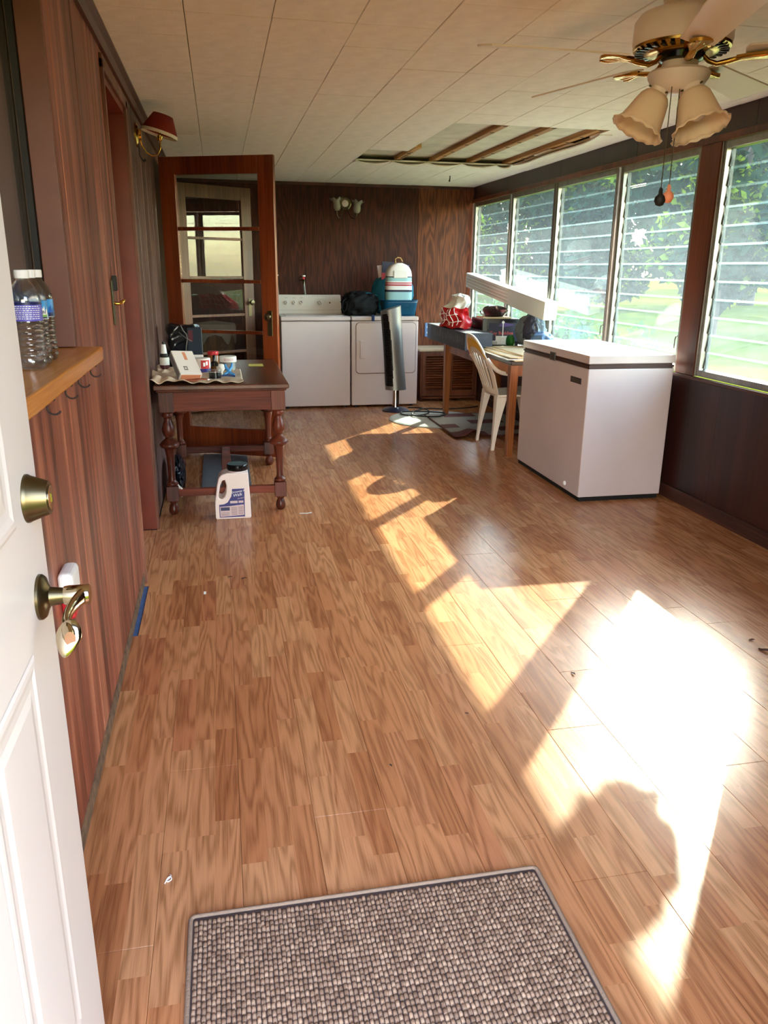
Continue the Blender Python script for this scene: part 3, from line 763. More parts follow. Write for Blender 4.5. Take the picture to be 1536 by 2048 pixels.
# ---- wicker hamper with lace cloth behind the French doors
t = thing('wicker_hamper', 'brown wicker hamper with white cloth on top, seen through the French door glass', 'basket', (-.06, 8.42, 0))
g = G(); Wx, Wy, Hh = .20, .15, .80
def rr(u, v):
    a = 2*PI*u; k = .85+.15*v; c, s_ = math.cos(a), math.sin(a); e = .5
    wv = 1+.012*math.sin(40*a+(PI if int(v*32) % 2 else 0))
    return (math.copysign(abs(c)**e, c)*Wx*k*wv, math.copysign(abs(s_)**e, s_)*Wy*k*wv, Hh*v)
g.grid(rr, 120, 32, closeu=True).ob('woven_body', 'wicker', t)
G().grid(lambda u, v: (lambda a, R: (math.copysign(abs(math.cos(a))**.5, math.cos(a))*(Wx+.015)*min(R, 1), math.copysign(abs(math.sin(a))**.5, math.sin(a))*(Wy+.015)*min(R, 1), Hh+.02+.03*(1-min(R, 1))-max(0, R-1)*(.30+.1*math.sin(9*a))))(2*PI*u, 1.5*v), 60, 14, closeu=True).ob('cloth', 'lace', t, smooth=60)

# ---- turned leg table
TX0, TX1, TY0, TY1 = -.378, .362, 4.44, 5.68
tb = thing('side_table', 'dark mahogany table with turned legs and cluttered top, by the left wall', 'table', ((TX0+TX1)/2, (TY0+TY1)/2, 0))
hw, hd = (TX1-TX0)/2, (TY1-TY0)/2
g = G(); g.box(-hw, hw, -hd, hd, .724, .752); g.box(-hw+.012, hw-.012, -hd+.012, hd-.012, .712, .724)
g.ob('tabletop', 'tabletop', tb, bevel=.006)
G().box(-hw+.09, hw-.09, -hd+.045, -hd+.068, .60, .712).ob('apron', 'tablerail', tb, bevel=.002)
G().box(-hw+.09, hw-.09, hd-.068, hd-.045, .60, .712).ob('apron', 'tablerail', tb, bevel=.002)
G().box(-hw+.045, -hw+.068, -hd+.09, hd-.09, .60, .712).ob('apron', 'tablerail', tb, bevel=.002)
G().box(hw-.068, hw-.045, -hd+.09, hd-.09, .60, .712).ob('apron', 'tablerail', tb, bevel=.002)
LP = [(.0, .0), (.018, 0), (.027, .012), (.029, .03), (.024, .052), (.016, .066), (.024, .074), (.026, .08), (.026, .084)]
UP = [(.027, .172), (.033, .178), (.033, .188), (.024, .196), (.020, .21), (.019, .235), (.023, .34), (.030, .385), (.034, .392), (.05, .398), (.055, .408), (.053, .418), (.040, .432), (.024, .446), (.020, .455), (.028, .462), (.036, .485), (.037, .505), (.028, .535), (.021, .552), (.021, .566), (.031, .572), (.033, .583), (.030, .592), (.034, .596), (.034, .60)]
for sx in (-1, 1):
    for sy in (-1, 1):
        g = G(); c = (sx*(hw-.062), sy*(hd-.062))
        g.lathe(LP, 24, (c[0], c[1], 0)); g.lathe(UP, 28, (c[0], c[1], 0))
        g.box(c[0]-.034, c[0]+.034, c[1]-.034, c[1]+.034, .084, .172)
        g.box(c[0]-.04, c[0]+.04, c[1]-.04, c[1]+.04, .60, .712)
        g.ob('leg', 'tablewood', tb, smooth=40, bevel=.002)
for sy in (-1, 1): G().box(-hw+.09, hw-.09, sy*(hd-.062)-.016, sy*(hd-.062)+.016, .106, .15).ob('stretcher', 'tablerail', tb, bevel=.004)
G().box(-.03, .03, -hd+.08, hd-.08, .108, .148).ob('stretcher', 'tablerail', tb, bevel=.004)

TT = .752
# cloth
def cl(u, v):
    x = -.39+.50*u; y = 4.452+.62*v
    w_ = max(0, 1-u/.45)
    e = .004+.007*math.sin(17*x+9*y)**2+w_*(.030*math.sin(19*y+8*x)**2+.012*math.sin(41*x-13*y)**2)+.010*math.sin(37*x)**2*max(0, 1-v*4)
    y -= .004*math.sin(23*u)
    if u < .1: x += .01*math.sin(12*v)
    return (x, y, TT+.002+abs(e))
tag(G().grid(cl, 48, 40).ob('folded_cloth', 'cloth', smooth=60, solid=.003), 'rumpled beige cloth spread over the front left of the mahogany table', 'cloth')
# tilted carton
t = thing('carton', 'white carton with orange stripe and grey end, propped tilted on the beige cloth', 'box', (-.215, 4.66, .815))
t.rotation_euler = (math.radians(38), math.radians(4), math.radians(24))
G().box(-.064, .064, -.095, .095, .0, .052).ob('carton_body', 'boxtop', t, bevel=.002)
G().box(-.0655, -.064, -.088, .088, .006, .046).box(-.067, -.0655, -.086, -.02, .008, .044).box(-.067, -.0655, .0, .084, .008, .044).ob('end_tray', 'boxgrey', t, bevel=.001)
G().box(-.058, .058, -.0965, -.095, .004, .046).ob('front_strip', 'orange', t)
G().box(-.004, .014, .02, .082, .052, .0527).ob('stripe_print', 'orange', t)
g = G()
for i in range(3):
    for j in range(3):
        if (i, j) != (1, 1): g.box(-.03+i*.008, -.024+i*.008, -.062+j*.011, -.054+j*.011, .052, .0526)
g.ob('small_print', 'darkprint', t)
# black wrapped packet
t = thing('black_packet', 'glossy black plastic packet with maroon patch, standing at the back of the mahogany table', 'packet', (-.235, 5.27, TT))
t.rotation_euler = (0, 0, .25)
g = G()
def pk(u, v):
    a = 2*PI*u; c, s_ = math.cos(a), math.sin(a); k = 1-.10*v**6-.03*math.sin(9*v+3*a)
    return (math.copysign(abs(c)**.42, c)*.108*k+.004*math.sin(23*v+5*a), math.copysign(abs(s_)**.42, s_)*.075*k+.004*math.sin(17*v-4*a), .27*v+.006*math.sin(4*a)*v)
g.grid(pk, 56, 20, closeu=True); g._add([(0, 0, .262)]+[pk(k/56, 1) for k in range(56)], [(0, 1+k, 1+(k+1) % 56) for k in range(56)])
g.ob('packet_body', 'bagblack', t, smooth=70)
G().box(.005, .10, -.086, -.07, .085, .258).ob('front_panel', pbr('dark_slate_print', S(30, 38, 50), .3), t, bevel=.006)
G().box(.012, .04, -.0875, -.086, .17, .24).ob('maroon_patch', 'bagprint', t)
G().tube([(-.03, -.075, .27), (-.02, -.09, .24), (.0, -.092, .215), (.004, -.09, .19), (-.008, -.09, .13), (-.01, -.085, .09)], .0035, 6).tube([(-.045, -.08, .23), (-.02, -.09, .205), (.0, -.092, .19), (.03, -.095, .172)], .003, 6).ob('glint_line', 'silver', t, smooth=60)  # raised silver lines standing in for the white glint on the plastic
tag(G().cbox((-.165, 5.08, TT+.052), (.10, .05, .09), RX(-.25) @ RZ(.05)).ob('small_box', 'boxtop', bevel=.004), 'small plain white box in front of the black packet', 'box')
# glue bottle by the wall
t = thing('glue_bottle', 'white squeeze bottle with black collar and maroon base, against the left wall', 'bottle', (-.345, 5.0, TT))
G().lathe([(.0, 0), (.03, 0), (.03, .05), (.0, .05)], 24).ob('base_band', 'bagprint', t, smooth=40)
G().lathe([(.029, .05), (.029, .088), (.026, .095), (0, .095)], 24).ob('bottle_body', 'cardw', t, smooth=40)
G().lathe([(.022, .094), (.024, .098), (.024, .112), (.02, .118), (0, .118)], 24).ob('collar', 'black', t, smooth=40)
G().lathe([(.018, .117), (.014, .16), (.012, .172), (0, .173)], 24).ob('nozzle', 'paper', t, smooth=40)
G().lathe([(.0085, .172), (.0075, .188), (0, .189)], 16).ob('nozzle_cap', 'black', t, smooth=40)
# red and navy can
t = thing('can', 'squat white can with red and navy label behind the tilted carton', 'can', (-.118, 4.93, TT))
G().lathe([(.0, 0), (.046, 0), (.047, .004), (.047, .092), (.044, .096), (0, .096)], 32).ob('can_body', 'boxtop', t, smooth=40)
G().lathe([(.0475, .035), (.0475, .086)], 20, cap=False, arc=(-PI/2-.2, -PI/2+1.0)).ob('red_label', 'red', t)
G().lathe([(.0475, .004), (.0475, .035)], 40, cap=False).ob('navy_band', 'navyp', t)
G().lathe([(.0478, .05), (.0479, .072)], 4, cap=False, arc=(-PI/2+.1, -PI/2+.35)).lathe([(.0478, .056), (.0479, .078)], 4, cap=False, arc=(-PI/2+.45, -PI/2+.7)).ob('label_print', 'paper', t)
# amber jar
t = thing('jar', 'amber jar with red lid between the can and the dropper bottle', 'jar', (-.055, 5.12, TT))
G().lathe([(.0, 0), (.034, 0), (.036, .006), (.036, .085), (.03, .095), (0, .096)], 28).ob('jar_body', 'amber', t, smooth=40)
G().lathe([(.033, .094), (.034, .096), (.034, .114), (.032, .117), (0, .117)], 28).ob('lid', 'red', t, smooth=40)
# dropper bottle
t = thing('dropper_bottle', 'round glass ink bottle with black cone cap at the front of the cloth', 'bottle', (-.045, 4.64, TT+.008))
G().lathe([(.0, .0), (.034, .0), (.038, .006), (.038, .05), (.030, .064), (.016, .07), (.016, .076), (0, .076)], 32).ob('glass', 'inkglass', t, smooth=40)
G().lathe([(.0, .004), (.0335, .004), (.0335, .044), (0, .044)], 32).ob('ink', 'ink', t, smooth=40)
G().lathe([(.022, .073), (.022, .09), (.018, .094), (.011, .10), (.0095, .128), (.006, .134), (0, .135)], 28).ob('dropper_cap', 'blackg', t, smooth=40)
G().box(.004, .0065, -.0392, -.0378, .006, .052).box(-.03, .034, -.0388, -.037, .040, .0425).ob('silver_cross', 'silver', t)
# round tin
t = thing('round_tin', 'low round tin with white lid and silver body, back of the cloth', 'tin', (.035, 5.02, TT))
G().lathe([(.0, 0), (.05, 0), (.05, .07), (0, .07)], 36).ob('tin_body', 'silver', t, smooth=40)
G().lathe([(.052, .062), (.0525, .064), (.0525, .092), (.05, .096), (0, .096)], 36).ob('lid', 'cardw', t, smooth=40)
G().lathe([(.0528, .07), (.0528, .086)], 16, cap=False, arc=(-PI/2-.5, -PI/2+.7)).ob('lid_print', 'lilac', t)
# blue pliers shaped clip
t = thing('blue_clip', 'light and dark blue plastic clip lying on the beige cloth', 'clip', (.03, 4.72, TT+.012))
G().tube([(-.028, -.03, .006), (0, 0, .022), (.022, .02, .05), (.026, .03, .07)], [.007, .009, .008, .005], 10).ob('blue_arm', 'bluep', t, smooth=50)
G().tube([(.036, -.03, .008), (.006, 0, .024), (-.012, .018, .052), (-.014, .026, .064)], [.007, .009, .008, .006], 10).ob('blue_arm', 'bluep', t, smooth=50)
G().tube([(-.04, -.036, .004), (-.006, -.03, .006), (.04, -.04, .004)], [.006, .008, .006], 10).ob('dark_base', 'bluedk', t, smooth=50)
tag(G().lathe([(.0, 0), (.014, .002), (.019, .014), (.017, .03), (.010, .04), (.008, .046), (0, .047)], 24, (.085, 4.80, TT+.001)).ob('glass_stopper', 'clear', smooth=50), 'small clear glass stopper beside the blue clip', 'stopper')
tag(G().lathe([(.012, 0), (.012, .02), (.024, .034), (.026, .05), (.018, .066), (0, .07)], 24, (-.012, 4.80, TT+.006)).ob('light_bulb', 'cardw', smooth=50), 'small white bulb between the ink bottle and blue clip', 'bulb')
t = thing('scissors', 'open scissors with rust brown handles lying on the cloth edge', 'scissors', (-.135, 4.53, TT+.012))
def loop(cx, cy, rx, ry, a): return [(cx+rx*math.cos(q)*math.cos(a)-ry*math.sin(q)*math.sin(a), cy+rx*math.cos(q)*math.sin(a)+ry*math.sin(q)*math.cos(a), .004) for q in np.linspace(0, 2*PI, 20)]
G().tube(loop(-.035, 0, .042, .016, .2), .0055, 8, cap=False).ob('handle', 'rust', t, smooth=60)
G().tube(loop(.012, .022, .036, .015, -.25), .0055, 8, cap=False).ob('handle', 'rust', t, smooth=60)
G().prism([(.045, .005), (.11, .05), (.10, .056), (.04, .018)], .0, .004).prism([(.04, .015), (.12, .02), (.12, .028), (.04, .024)], .003, .007).ob('blade', 'chrome', t)
tag(G().box(.17, .265, 5.28, 5.40, TT+.0005, TT+.002).ob('sticky_note', 'ylwnote'), 'yellow paper note lying flat on the mahogany tabletop', 'note')
tag(G().tube([(-.318, 4.535, .155), (-.29, 4.51, .17), (-.27, 4.50, .15), (-.28, 4.505, .12), (-.265, 4.5, .10)], [.012, .018, .016, .012, .008], 8, flat=.4).ob('paper_scrap', 'cardw', smooth=60), 'crumpled white paper scrap caught on the front left table leg', 'paper')

# ---- jug in front of the table
t = thing('jug', 'white plastic jug with black lid and navy label, on the floor before the table', 'jug', (.02, 4.405, 0))
out = [(-.094, .0), (.094, .0), (.1, .008), (.098, .10), (.094, .20), (.092, .258), (.084, .27), (-.022, .27), (-.054, .262), (-.072, .246), (-.084, .20), (-.097, .115), (-.1, .095), (-.1, .008)]
hole = [(-.040, .232), (-.054, .226), (-.066, .20), (-.078, .140), (-.075, .126), (-.060, .120), (-.044, .132), (-.034, .16), (-.032, .20)]
def jug_body():
    bm = bmesh.new(); vs = [bm.verts.new((a, 0, b)) for a, b in out]; hs = [bm.verts.new((a, 0, b)) for a, b in hole]
    es = [bm.edges.new((vs[i], vs[(i+1) % len(vs)])) for i in range(len(vs))]+[bm.edges.new((hs[i], hs[(i+1) % len(hs)])) for i in range(len(hs))]
    bmesh.ops.triangle_fill(bm, use_beauty=True, use_dissolve=False, edges=es)
    r = bmesh.ops.extrude_face_region(bm, geom=list(bm.faces)); vv = [e for e in r['geom'] if isinstance(e, bmesh.types.BMVert)]
    for v in vv: v.co.y += .12
    for v in bm.verts: v.co.y -= .06
    bmesh.ops.recalc_face_normals(bm, faces=bm.faces)
    me = bpy.data.meshes.new('jug_body'); bm.to_mesh(me); bm.free(); me.materials.append(M['jug'])
    me.polygons.foreach_set('use_smooth', [True]*len(me.polygons)); me.set_sharp_from_angle(angle=math.radians(45))
    o = bpy.data.objects.new('jug_body', me); COL.objects.link(o); o.parent = t
    b = o.modifiers.new('bevel', 'BEVEL'); b.width = .011; b.segments = 3; b.limit_method = 'ANGLE'; b.angle_limit = math.radians(60); return o
jb = jug_body()
G().lathe([(.052, .266), (.052, .282), (0, .282)], 32, (.034, 0, 0)).ob('neck', 'jug', t, smooth=40)
G().lathe([(.056, .276), (.058, .28), (.058, .306), (.054, .311), (0, .311)], 48, (.034, 0, 0), wave=lambda i, a, r, z: (r*(1+.01*math.cos(36*a)) if i in (1, 2) else r, z)).ob('lid', 'blackg', t, smooth=40)
lb = G().prism([(-.078, .012), (.064, .012), (.066, .178), (-.002, .178), (-.008, .135), (-.03, .10), (-.05, .09), (-.078, .088)], -.0612, -.0603, 'xz').ob('label', 'navyp', t)
G().prism([(-.074, .016), (.060, .022), (.060, .085), (-.02, .078), (-.074, .076)], -.0618, -.0613, 'xz').ob('label_panel', 'lilac', lb)
G().box(-.07, -.02, -.0624, -.0619, .052, .072).ob('label_block', 'lblnavy', lb)
g = G()
for i in range(7):
    g.box(-.012, .022, -.0624, -.0619, .026+i*.007, .029+i*.007).box(.027, .056, -.0624, -.0619, .028+i*.007, .031+i*.007)
    if i < 3: g.box(-.07, -.022, -.0624, -.0619, .022+i*.008, .025+i*.008)
g.ob('label_print', pbr('small_text', S(150, 120, 122), .6), lb)
G().box(-.016, .026, -.0622, -.0613, .094, .108).box(.031, .058, -.0622, -.0613, .095, .108).ob('label_block', 'lilac', lb)
fm = lambda x, z: frame_mat((x, -.062, z), (1, 0, .16), (-.1, 0, 1))
text('Driveway &', .016, 'paper', lb, fm(.030, .162), .25)
text('Walk', .024, 'paper', lb, fm(.026, .142), .25)
text('ICE MELT', .009, 'lilac', lb, fm(.044, .122))
# grey mat and dark bag under the table
tag(G().box(-.175, .15, 4.92, 6.0, .001, .008).ob('floor_mat', 'greymat', bevel=.003), 'flat grey floor mat lying under the mahogany table', 'mat')
tag(G().crumple((-.31, 5.0, .10), (.04, .22, .12), 40, 24, .2, 2.6, 5, flat=.82).ob('dark_bag', 'bagblack', smooth=70), 'black plastic bag on the floor against the left wall under the table', 'bag')

# ---- washer
wa = thing('washing_machine', 'white top loading washer with control knobs, behind the French door', 'washer', (.93, 7.96, 0))
hw = .345
G().box(-hw, hw, 0, .66, .022, .868).ob('body', 'enamel', wa, bevel=.008)
G().box(-hw-.003, hw+.003, -.006, .662, .874, .914).ob('top', 'enamel', wa, bevel=.01)
G().box(-.29, .29, .06, .47, .913, .919).ob('lid', 'enamel', wa, bevel=.004)
g = G().prism([(.50, .914), (.64, .914), (.64, 1.105), (.57, 1.105)], -hw+.01, hw-.01, 'yz'); g.ob('console', 'enameld', wa, bevel=.008)
nrm = Vector((0, -.191, .07)).normalized()
def onp(x, s): return Vector((x, .50+.07*s, .914+.191*s))+nrm*.001
R_ = along(nrm)
for x, rr_ in ((-.245, .019), (-.16, .019), (-.085, .019), (.11, .022)):
    k = G().lathe([(rr_*1.3, 0), (rr_*1.3, .003), (rr_, .004), (rr_*.9, .02), (0, .021)], 24, onp(x, .58), R_).ob('knob', 'enameld', wa, smooth=40)
    G().cbox(onp(x, .58)+nrm*.022, (.004, rr_*1.5, .004), R_ @ RZ(.5)).ob('pointer', 'darkprint', k)
G().lathe([(.008, 0), (.007, .008), (0, .009)], 16, onp(.215, .58), R_).ob('button', 'darkprint', wa, smooth=40)
g = G()
for i in range(10): g.cbox(onp(.04+i*.016, .92), (.006, .004, .0006), R_)
for i in range(9): g.cbox(onp(.11+.055*math.cos(PI*(.05+.9*i/8)), .58+.2*math.sin(PI*(.05+.9*i/8))), (.008, .003, .0006), R_)
for x in (-.245, -.16, -.085): g.cbox(onp(x, .84), (.03, .004, .0006), R_)
g.cbox(onp(0, .2), (hw*1.9, .002, .0006), R_)
g.ob('panel_print', pbr('grey_print', S(150, 146, 134), .6), wa)
for sx in (-1, 1):
    for y in (.05, .6): G().lathe([(.02, 0), (.02, .012), (.012, .016), (.012, .05)], 16, (sx*(hw-.05), y, 0)).ob('foot', 'black', wa, smooth=40)
# ---- dryer
dr = thing('dryer', 'white front loading dryer with recessed door, right of the washer', 'dryer', (1.635, 7.96, 0))
G().box(-hw, hw, 0, .66, .022, .868).ob('body', 'enamel', dr, bevel=.008)
G().box(-hw-.001, hw+.001, -.006, .662, .874, .914).ob('top', 'enamel', dr, bevel=.01)
def rrect(x0, x1, z0, z1, r, n=6):
    p = []
    for cx, cz, a0 in ((x1-r, z1-r, 0), (x0+r, z1-r, PI/2), (x0+r, z0+r, PI), (x1-r, z0+r, 1.5*PI)):
        for k in range(n+1): a = a0+PI/2*k/n; p.append((cx+r*math.cos(a), cz+r*math.sin(a)))
    return p
G().prism(rrect(-.304, .322, .345, .858, .04), -.0035, .002, 'xz').ob('door_seam', pbr('seam_brown', S(104, 70, 62), .6), dr)
dd = G().prism(rrect(-.299, .317, .350, .853, .037), -.008, .002, 'xz').ob('dryer_door', 'enamel', dr, bevel=.004)
G().box(-.262, -.205, -.022, -.008, .50, .68).box(-.258, -.222, -.024, -.020, .505, .675).ob('door_handle', 'enamel', dd, bevel=.005)
G().prism([(.52, .914), (.64, .914), (.64, 1.08), (.58, 1.08)], -hw+.02, hw-.02, 'yz').ob('console', 'enameld', dr, bevel=.008)
for sx in (-1, 1):
    for y in (.05, .6): G().lathe([(.02, 0), (.02, .012), (.012, .016), (.012, .05)], 16, (sx*(hw-.05), y, 0)).ob('foot', 'black', dr, smooth=40)
# taps on the back wall
for x, z, lab in ((.885, 1.255, 'washer tap with white and red handle and grey hose, on the back wall'), (.60, 1.26, 'small washer tap half hidden by the French door edge')):
    t = thing('wall_tap', lab, 'tap', (x, YB, z))
    G().tube([(0, 0, 0), (0, -.05, 0), (0, -.058, -.012), (0, -.06, -.04)], [.011, .011, .012, .012], 12).ob('spout', 'antbrass', t, smooth=50)
    k = G().lathe([(.006, 0), (.006, .022), (.02, .026), (.02, .036), (0, .038)], 16, (0, -.04, .008)).ob('tap_handle', 'paper', t, smooth=40)
    G().lathe([(.013, 0), (.013, .004), (0, .004)], 14, (0, -.061, .018), RX(PI/2)).ob('red_button', 'red', k)
    G().tube([(0, -.06, -.03), (.004, -.062, -.08), (.012, -.05, -.16), (.02, -.02, -.3), (.02, -.02, -.6)], .011, 10).ob('hose', 'hose', t, smooth=60)

# ---- things on the dryer
t = thing('handbag', 'black handbag with dangling strap, between washer console and teal tub', 'bag', (1.415, 8.20, .914))
G().crumple((0, 0, .105), (.175, .115, .125), 56, 32, .16, 2.6, 11, flat=.83, box=.75).ob('bag_body', 'darkcloth', t, smooth=70)
G().tube([(-.14, -.06, .18), (-.19, -.1, .14), (-.205, -.14, .07), (-.19, -.16, .04), (-.17, -.15, .06), (-.15, -.12, .12)], .008, 8, flat=.5).ob('strap', 'darkcloth', t, smooth=60)
G().lathe([(.007, 0), (.007, .004), (0, .006)], 12, (.03, -.112, .155), RX(PI/2)).lathe([(.009, 0), (.009, .004), (0, .006)], 12, (-.09, -.105, .15), RX(PI/2)).ob('stud', 'chrome', t)
G().grid(lambda u, v: (-.02+.2*u, -.05+.07*v, .19+.03*math.sin(PI*u)+.01*v), 8, 4).ob('paper_edge', 'tealcloth', t, solid=.004)
G().box(.075, .105, -.265, -.26, -.045, .02).box(.075, .105, -.262, -.14, .002, .012).ob('tag_strap', 'bluedk', t, bevel=.003)
t = thing('plastic_tub', 'teal plastic tub holding the striped cooler bag, on the dryer', 'tub', (1.815, 8.16, .914))
def tub(u, v, k=0):
    a = 2*PI*u; c, s_ = math.cos(a), math.sin(a); e = .35; w = .155+.028*v; d = .115+.02*v
    return (math.copysign(abs(c)**e, c)*w, math.copysign(abs(s_)**e, s_)*d, .005+.148*v)
G().grid(tub, 64, 6, closeu=True).ob('tub_wall', 'teal', t, smooth=50, solid=.004)
G().box(-.15, .15, -.11, .11, .0, .008).ob('tub_base', 'teal', t)
G().tube([tub(k/48, 1.0) for k in range(48)]+[tub(0, 1)], .006, 8, cap=False).ob('rim', 'teal', t, smooth=60)
G().tube([(.06+.02*math.cos(q), -.133, .085+.02*math.sin(q)) for q in np.linspace(.8, 5.4, 12)], .002, 6).tube([(.09, -.133, .07), (.11, -.133, .10)], .002, 6).ob('molded_mark', 'tealcloth', t)
# striped cooler bag
t = thing('cooler_bag', 'rounded white cooler bag with red, navy and pale teal stripes, standing in the teal tub', 'bag', (1.805, 8.14, 1.06))
def cool(z0, z1, mt, nm, par):
    def w(z): return .135 if z < .24 else .135*math.sqrt(max(0.0, 1-((z-.24)/.135)**2.2))
    g = G()
    def fn(u, v):
        z = z0+(z1-z0)*v; W_ = max(w(z), .012)*(1+.02*math.sin(z*20)); a = 2*PI*u; c, s_ = math.cos(a), math.sin(a)
        D_ = .085*(.6+.4*min(1, W_/.135))
        return (math.copysign(abs(c)**.55, c)*W_, math.copysign(abs(s_)**.6, s_)*D_, z)
    return g.grid(fn, 48, 8, closeu=True).ob(nm, mt, par, smooth=60)
zs = [(0, .09, 'bpteal'), (.09, .112, 'bpdark'), (.112, .15, 'bpwhite'), (.15, .166, 'bpred'), (.166, .172, 'bpwhite'), (.172, .184, 'bpred'), (.184, .195, 'bpwhite'), (.195, .232, 'bpteal'), (.232, .242, 'bpdark'), (.242, .372, 'bpwhite')]
for a, b_, mt in zs: cool(a, b_, mt, 'stripe_band', t)
G().box(-.07, .075, -.092, -.07, .225, .30).ob('pocket', 'bpwhite', t, bevel=.008)
G().tube([(-.03, 0, .36), (-.035, 0, .41), (-.01, 0, .425), (.02, 0, .42), (.04, 0, .385)], .005, 8).ob('handle_loop', 'lath', t, smooth=60)
t = thing('tote_bag', 'teal tote bag stuffed with papers, behind the striped cooler bag', 'bag', (1.80, 8.40, .914))
G().crumple((0, 0, .19), (.21, .085, .20), 48, 28, .10, 2.2, 4, flat=.93, box=.7).ob('bag_body', 'tealcloth', t, smooth=70)
G().cbox((-.135, -.02, .40), (.05, .012, .19), RY(-.12)).ob('paper', 'lilac', t)
G().cbox((-.06, -.03, .43), (.13, .03, .20), RY(.05)).ob('dark_folder', 'bpdark', t)
G().cbox((.15, -.03, .40), (.02, .05, .2), RY(.04)).ob('purple_folder', 'purple', t)
G().cbox((-.085, -.045, .36), (.09, .02, .12), RY(.05)).ob('red_folder', 'bpred', t)

# ---- back wall double sconce
t = thing('double_sconce', 'two arm wall light with frosted tulip shades, high on the back wall', 'lamp', (1.335, YB, 2.02))
pl = G().lathe([(.068, 0), (.068, .006), (.060, .014), (.052, .016), (.045, .012), (.038, .012), (.036, .02), (.0, .022)], 64, (0, 0, 0), RX(PI/2), wave=lambda i, a, r, z: (r*(1+.02*math.cos(28*a)) if i in (0, 1, 2) else r, z)).ob('backplate', 'antbrass', t, smooth=40)
G().lathe([(.034, .021), (.030, .026), (.012, .03), (0, .032)], 32, (0, 0, 0), RX(PI/2)).ob('rosette', 'jug', pl, smooth=40)
for sx, dz in ((-1, .0), (1, -.02)):
    a = G().tube([(sx*.02, -.02, -.04), (sx*.035, -.05, -.10), (sx*.055, -.09, -.145), (sx*.085, -.125, -.15), (sx*.102, -.135, -.12), (sx*.105, -.135, -.085)], .005, 8).ob('arm', 'antbrass', t, smooth=60)
    tl = RY(sx*.12)
    G().lathe([(.0, -.05), (.022, -.048), (.036, -.03), (.038, .0), (.034, .03), (.042, .05), (.062, .066)], 40, (sx*.105-.0, -.135, -.03+dz), tl, cap=False, wave=lambda i, q, r, z: (r*(1+(.10 if i == 6 else .04 if i == 5 else 0)*math.cos(6*q)), z+(.012*math.cos(6*q) if i == 6 else 0))).ob('tulip_shade', 'shadeg', a, smooth=60, solid=.003)
# outlet plate
t = thing('wall_outlet', 'pale blue outlet cover low on the back wall right of the dryer', 'outlet', (2.265, YB, .73))
G().box(-.036, .036, -.006, 0, -.075, .075).ob('plate', 'bluelight', t, bevel=.003)
for z in (-.03, .03): G().lathe([(.016, 0), (.016, .003), (0, .004)], 16, (0, -.006, z), RX(PI/2)).ob('socket', 'cardw', t)

# ---- tower fan
t = thing('tower_fan', 'leaning silver tower fan with black grille and round navy base, before the dryer', 'fan', (1.70, 7.72, 0))
G().lathe([(.0, 0), (.135, 0), (.137, .008), (.11, .024), (.06, .036), (.042, .04), (0, .04)], 48).ob('base', 'navy', t, smooth=35)
G().lathe([(.038, .036), (.035, .06), (.035, .235), (0, .235)], 28).ob('neck', 'chrome', t, smooth=35)
def body(u, v, r=1.0):
    a = 2*PI*u; z = .215+.79*v
    rx, ry = (.106-.004*v)*r, .085*r
    top = (.028*math.cos(a)*v**8)
    cx = -.058*v; cy = .02*v
    e = 1-.05*math.sin(PI*v)
    return (cx+rx*e*math.cos(a), cy+ry*e*math.sin(a), z+top)
def split(u, v):
    a = (2*PI*u) % (2*PI); b_ = 1.32*PI+.10*PI*math.sin(PI*v*.9+.3)
    return 1 if PI*.93 < a < b_ and .05 < v < .95 else 0
g = G().grid(body, 96, 40, closeu=True, mf=split)
g.ob('fan_body', ['silver', 'blackg'], t, smooth=50)
cap = G(); cap._add([(-.058, .02, 1.01)]+[body(k/48, 1) for k in range(48)], [(0, 1+k, 1+(k+1) % 48) for k in range(48)])
cb = G(); cb._add([(0, 0, .213)]+[body(k/48, 0) for k in range(48)], [(0, 1+(k+1) % 48, 1+k) for k in range(48)]); cb.ob('end_cap', 'silver', t)
cap.ob('end_cap', 'silver', t)
g = G()
for v in np.linspace(.08, .92, 44):
    pts = [body(q, v, 1.004) for q in np.linspace(.475, (1.30*PI+.10*PI*math.sin(PI*v*.9+.3))/(2*PI), 7)]
    g.tube(pts, .0022, 4)
g.ob('grille', 'black', t)

# ---- rugs and cable
RO = (1.97, 7.18)
tag(G().lathe([(0, .012), (.40, .012), (.43, .010), (.44, .004), (.44, 0), (0, 0)], 64, (RO[0], RO[1], .001)).ob('round_rug', 'rugoval', smooth=40), 'round pale grey rug partly sunlit, under the coiled black cable', 'rug')
pr = thing('patterned_rug', 'grey rug with maroon blocks and a wavy front edge, under the work table', 'rug', (1.90, 6.28, .016))
def rug(u, v):
    x = .0+.80*u; y = 1.05*v+.02*u
    z = .004+.05*math.exp(-((u-.22)/.07)**2)*max(0, 1-v*3.0)+.004*math.sin(9*u)*(1-v)
    return (x-.02*(1-v)*0, y, z)
def rugm(u, v):
    if u < .02 or v < .025 or u > .98 or v > .975: return 1
    i, j = int(u*5), int(v*6)
    return 1 if (i*3+j*5) % 7 in (0, 3) else 0
pr_o = G().grid(rug, 60, 60, mf=rugm).ob('rug_pile', ['rugbase', 'rugmar'], pr, smooth=60, solid=.006)
cpts = [(1.85, 7.80, .012), (1.93, 7.74, .02), (2.0, 7.6, .022), (1.96, 7.4, .022), (1.82, 7.3, .022), (1.70, 7.36, .022), (1.72, 7.5, .024), (1.9, 7.46, .03), (2.05, 7.36, .036), (2.1, 7.28, .038), (2.02, 7.16, .036), (1.88, 7.18, .032), (1.78, 7.3, .026), (1.86, 7.52, .028), (2.02, 7.66, .024), (2.2, 7.6, .024), (2.45, 7.66, .022), (2.6, 7.8, .01)]
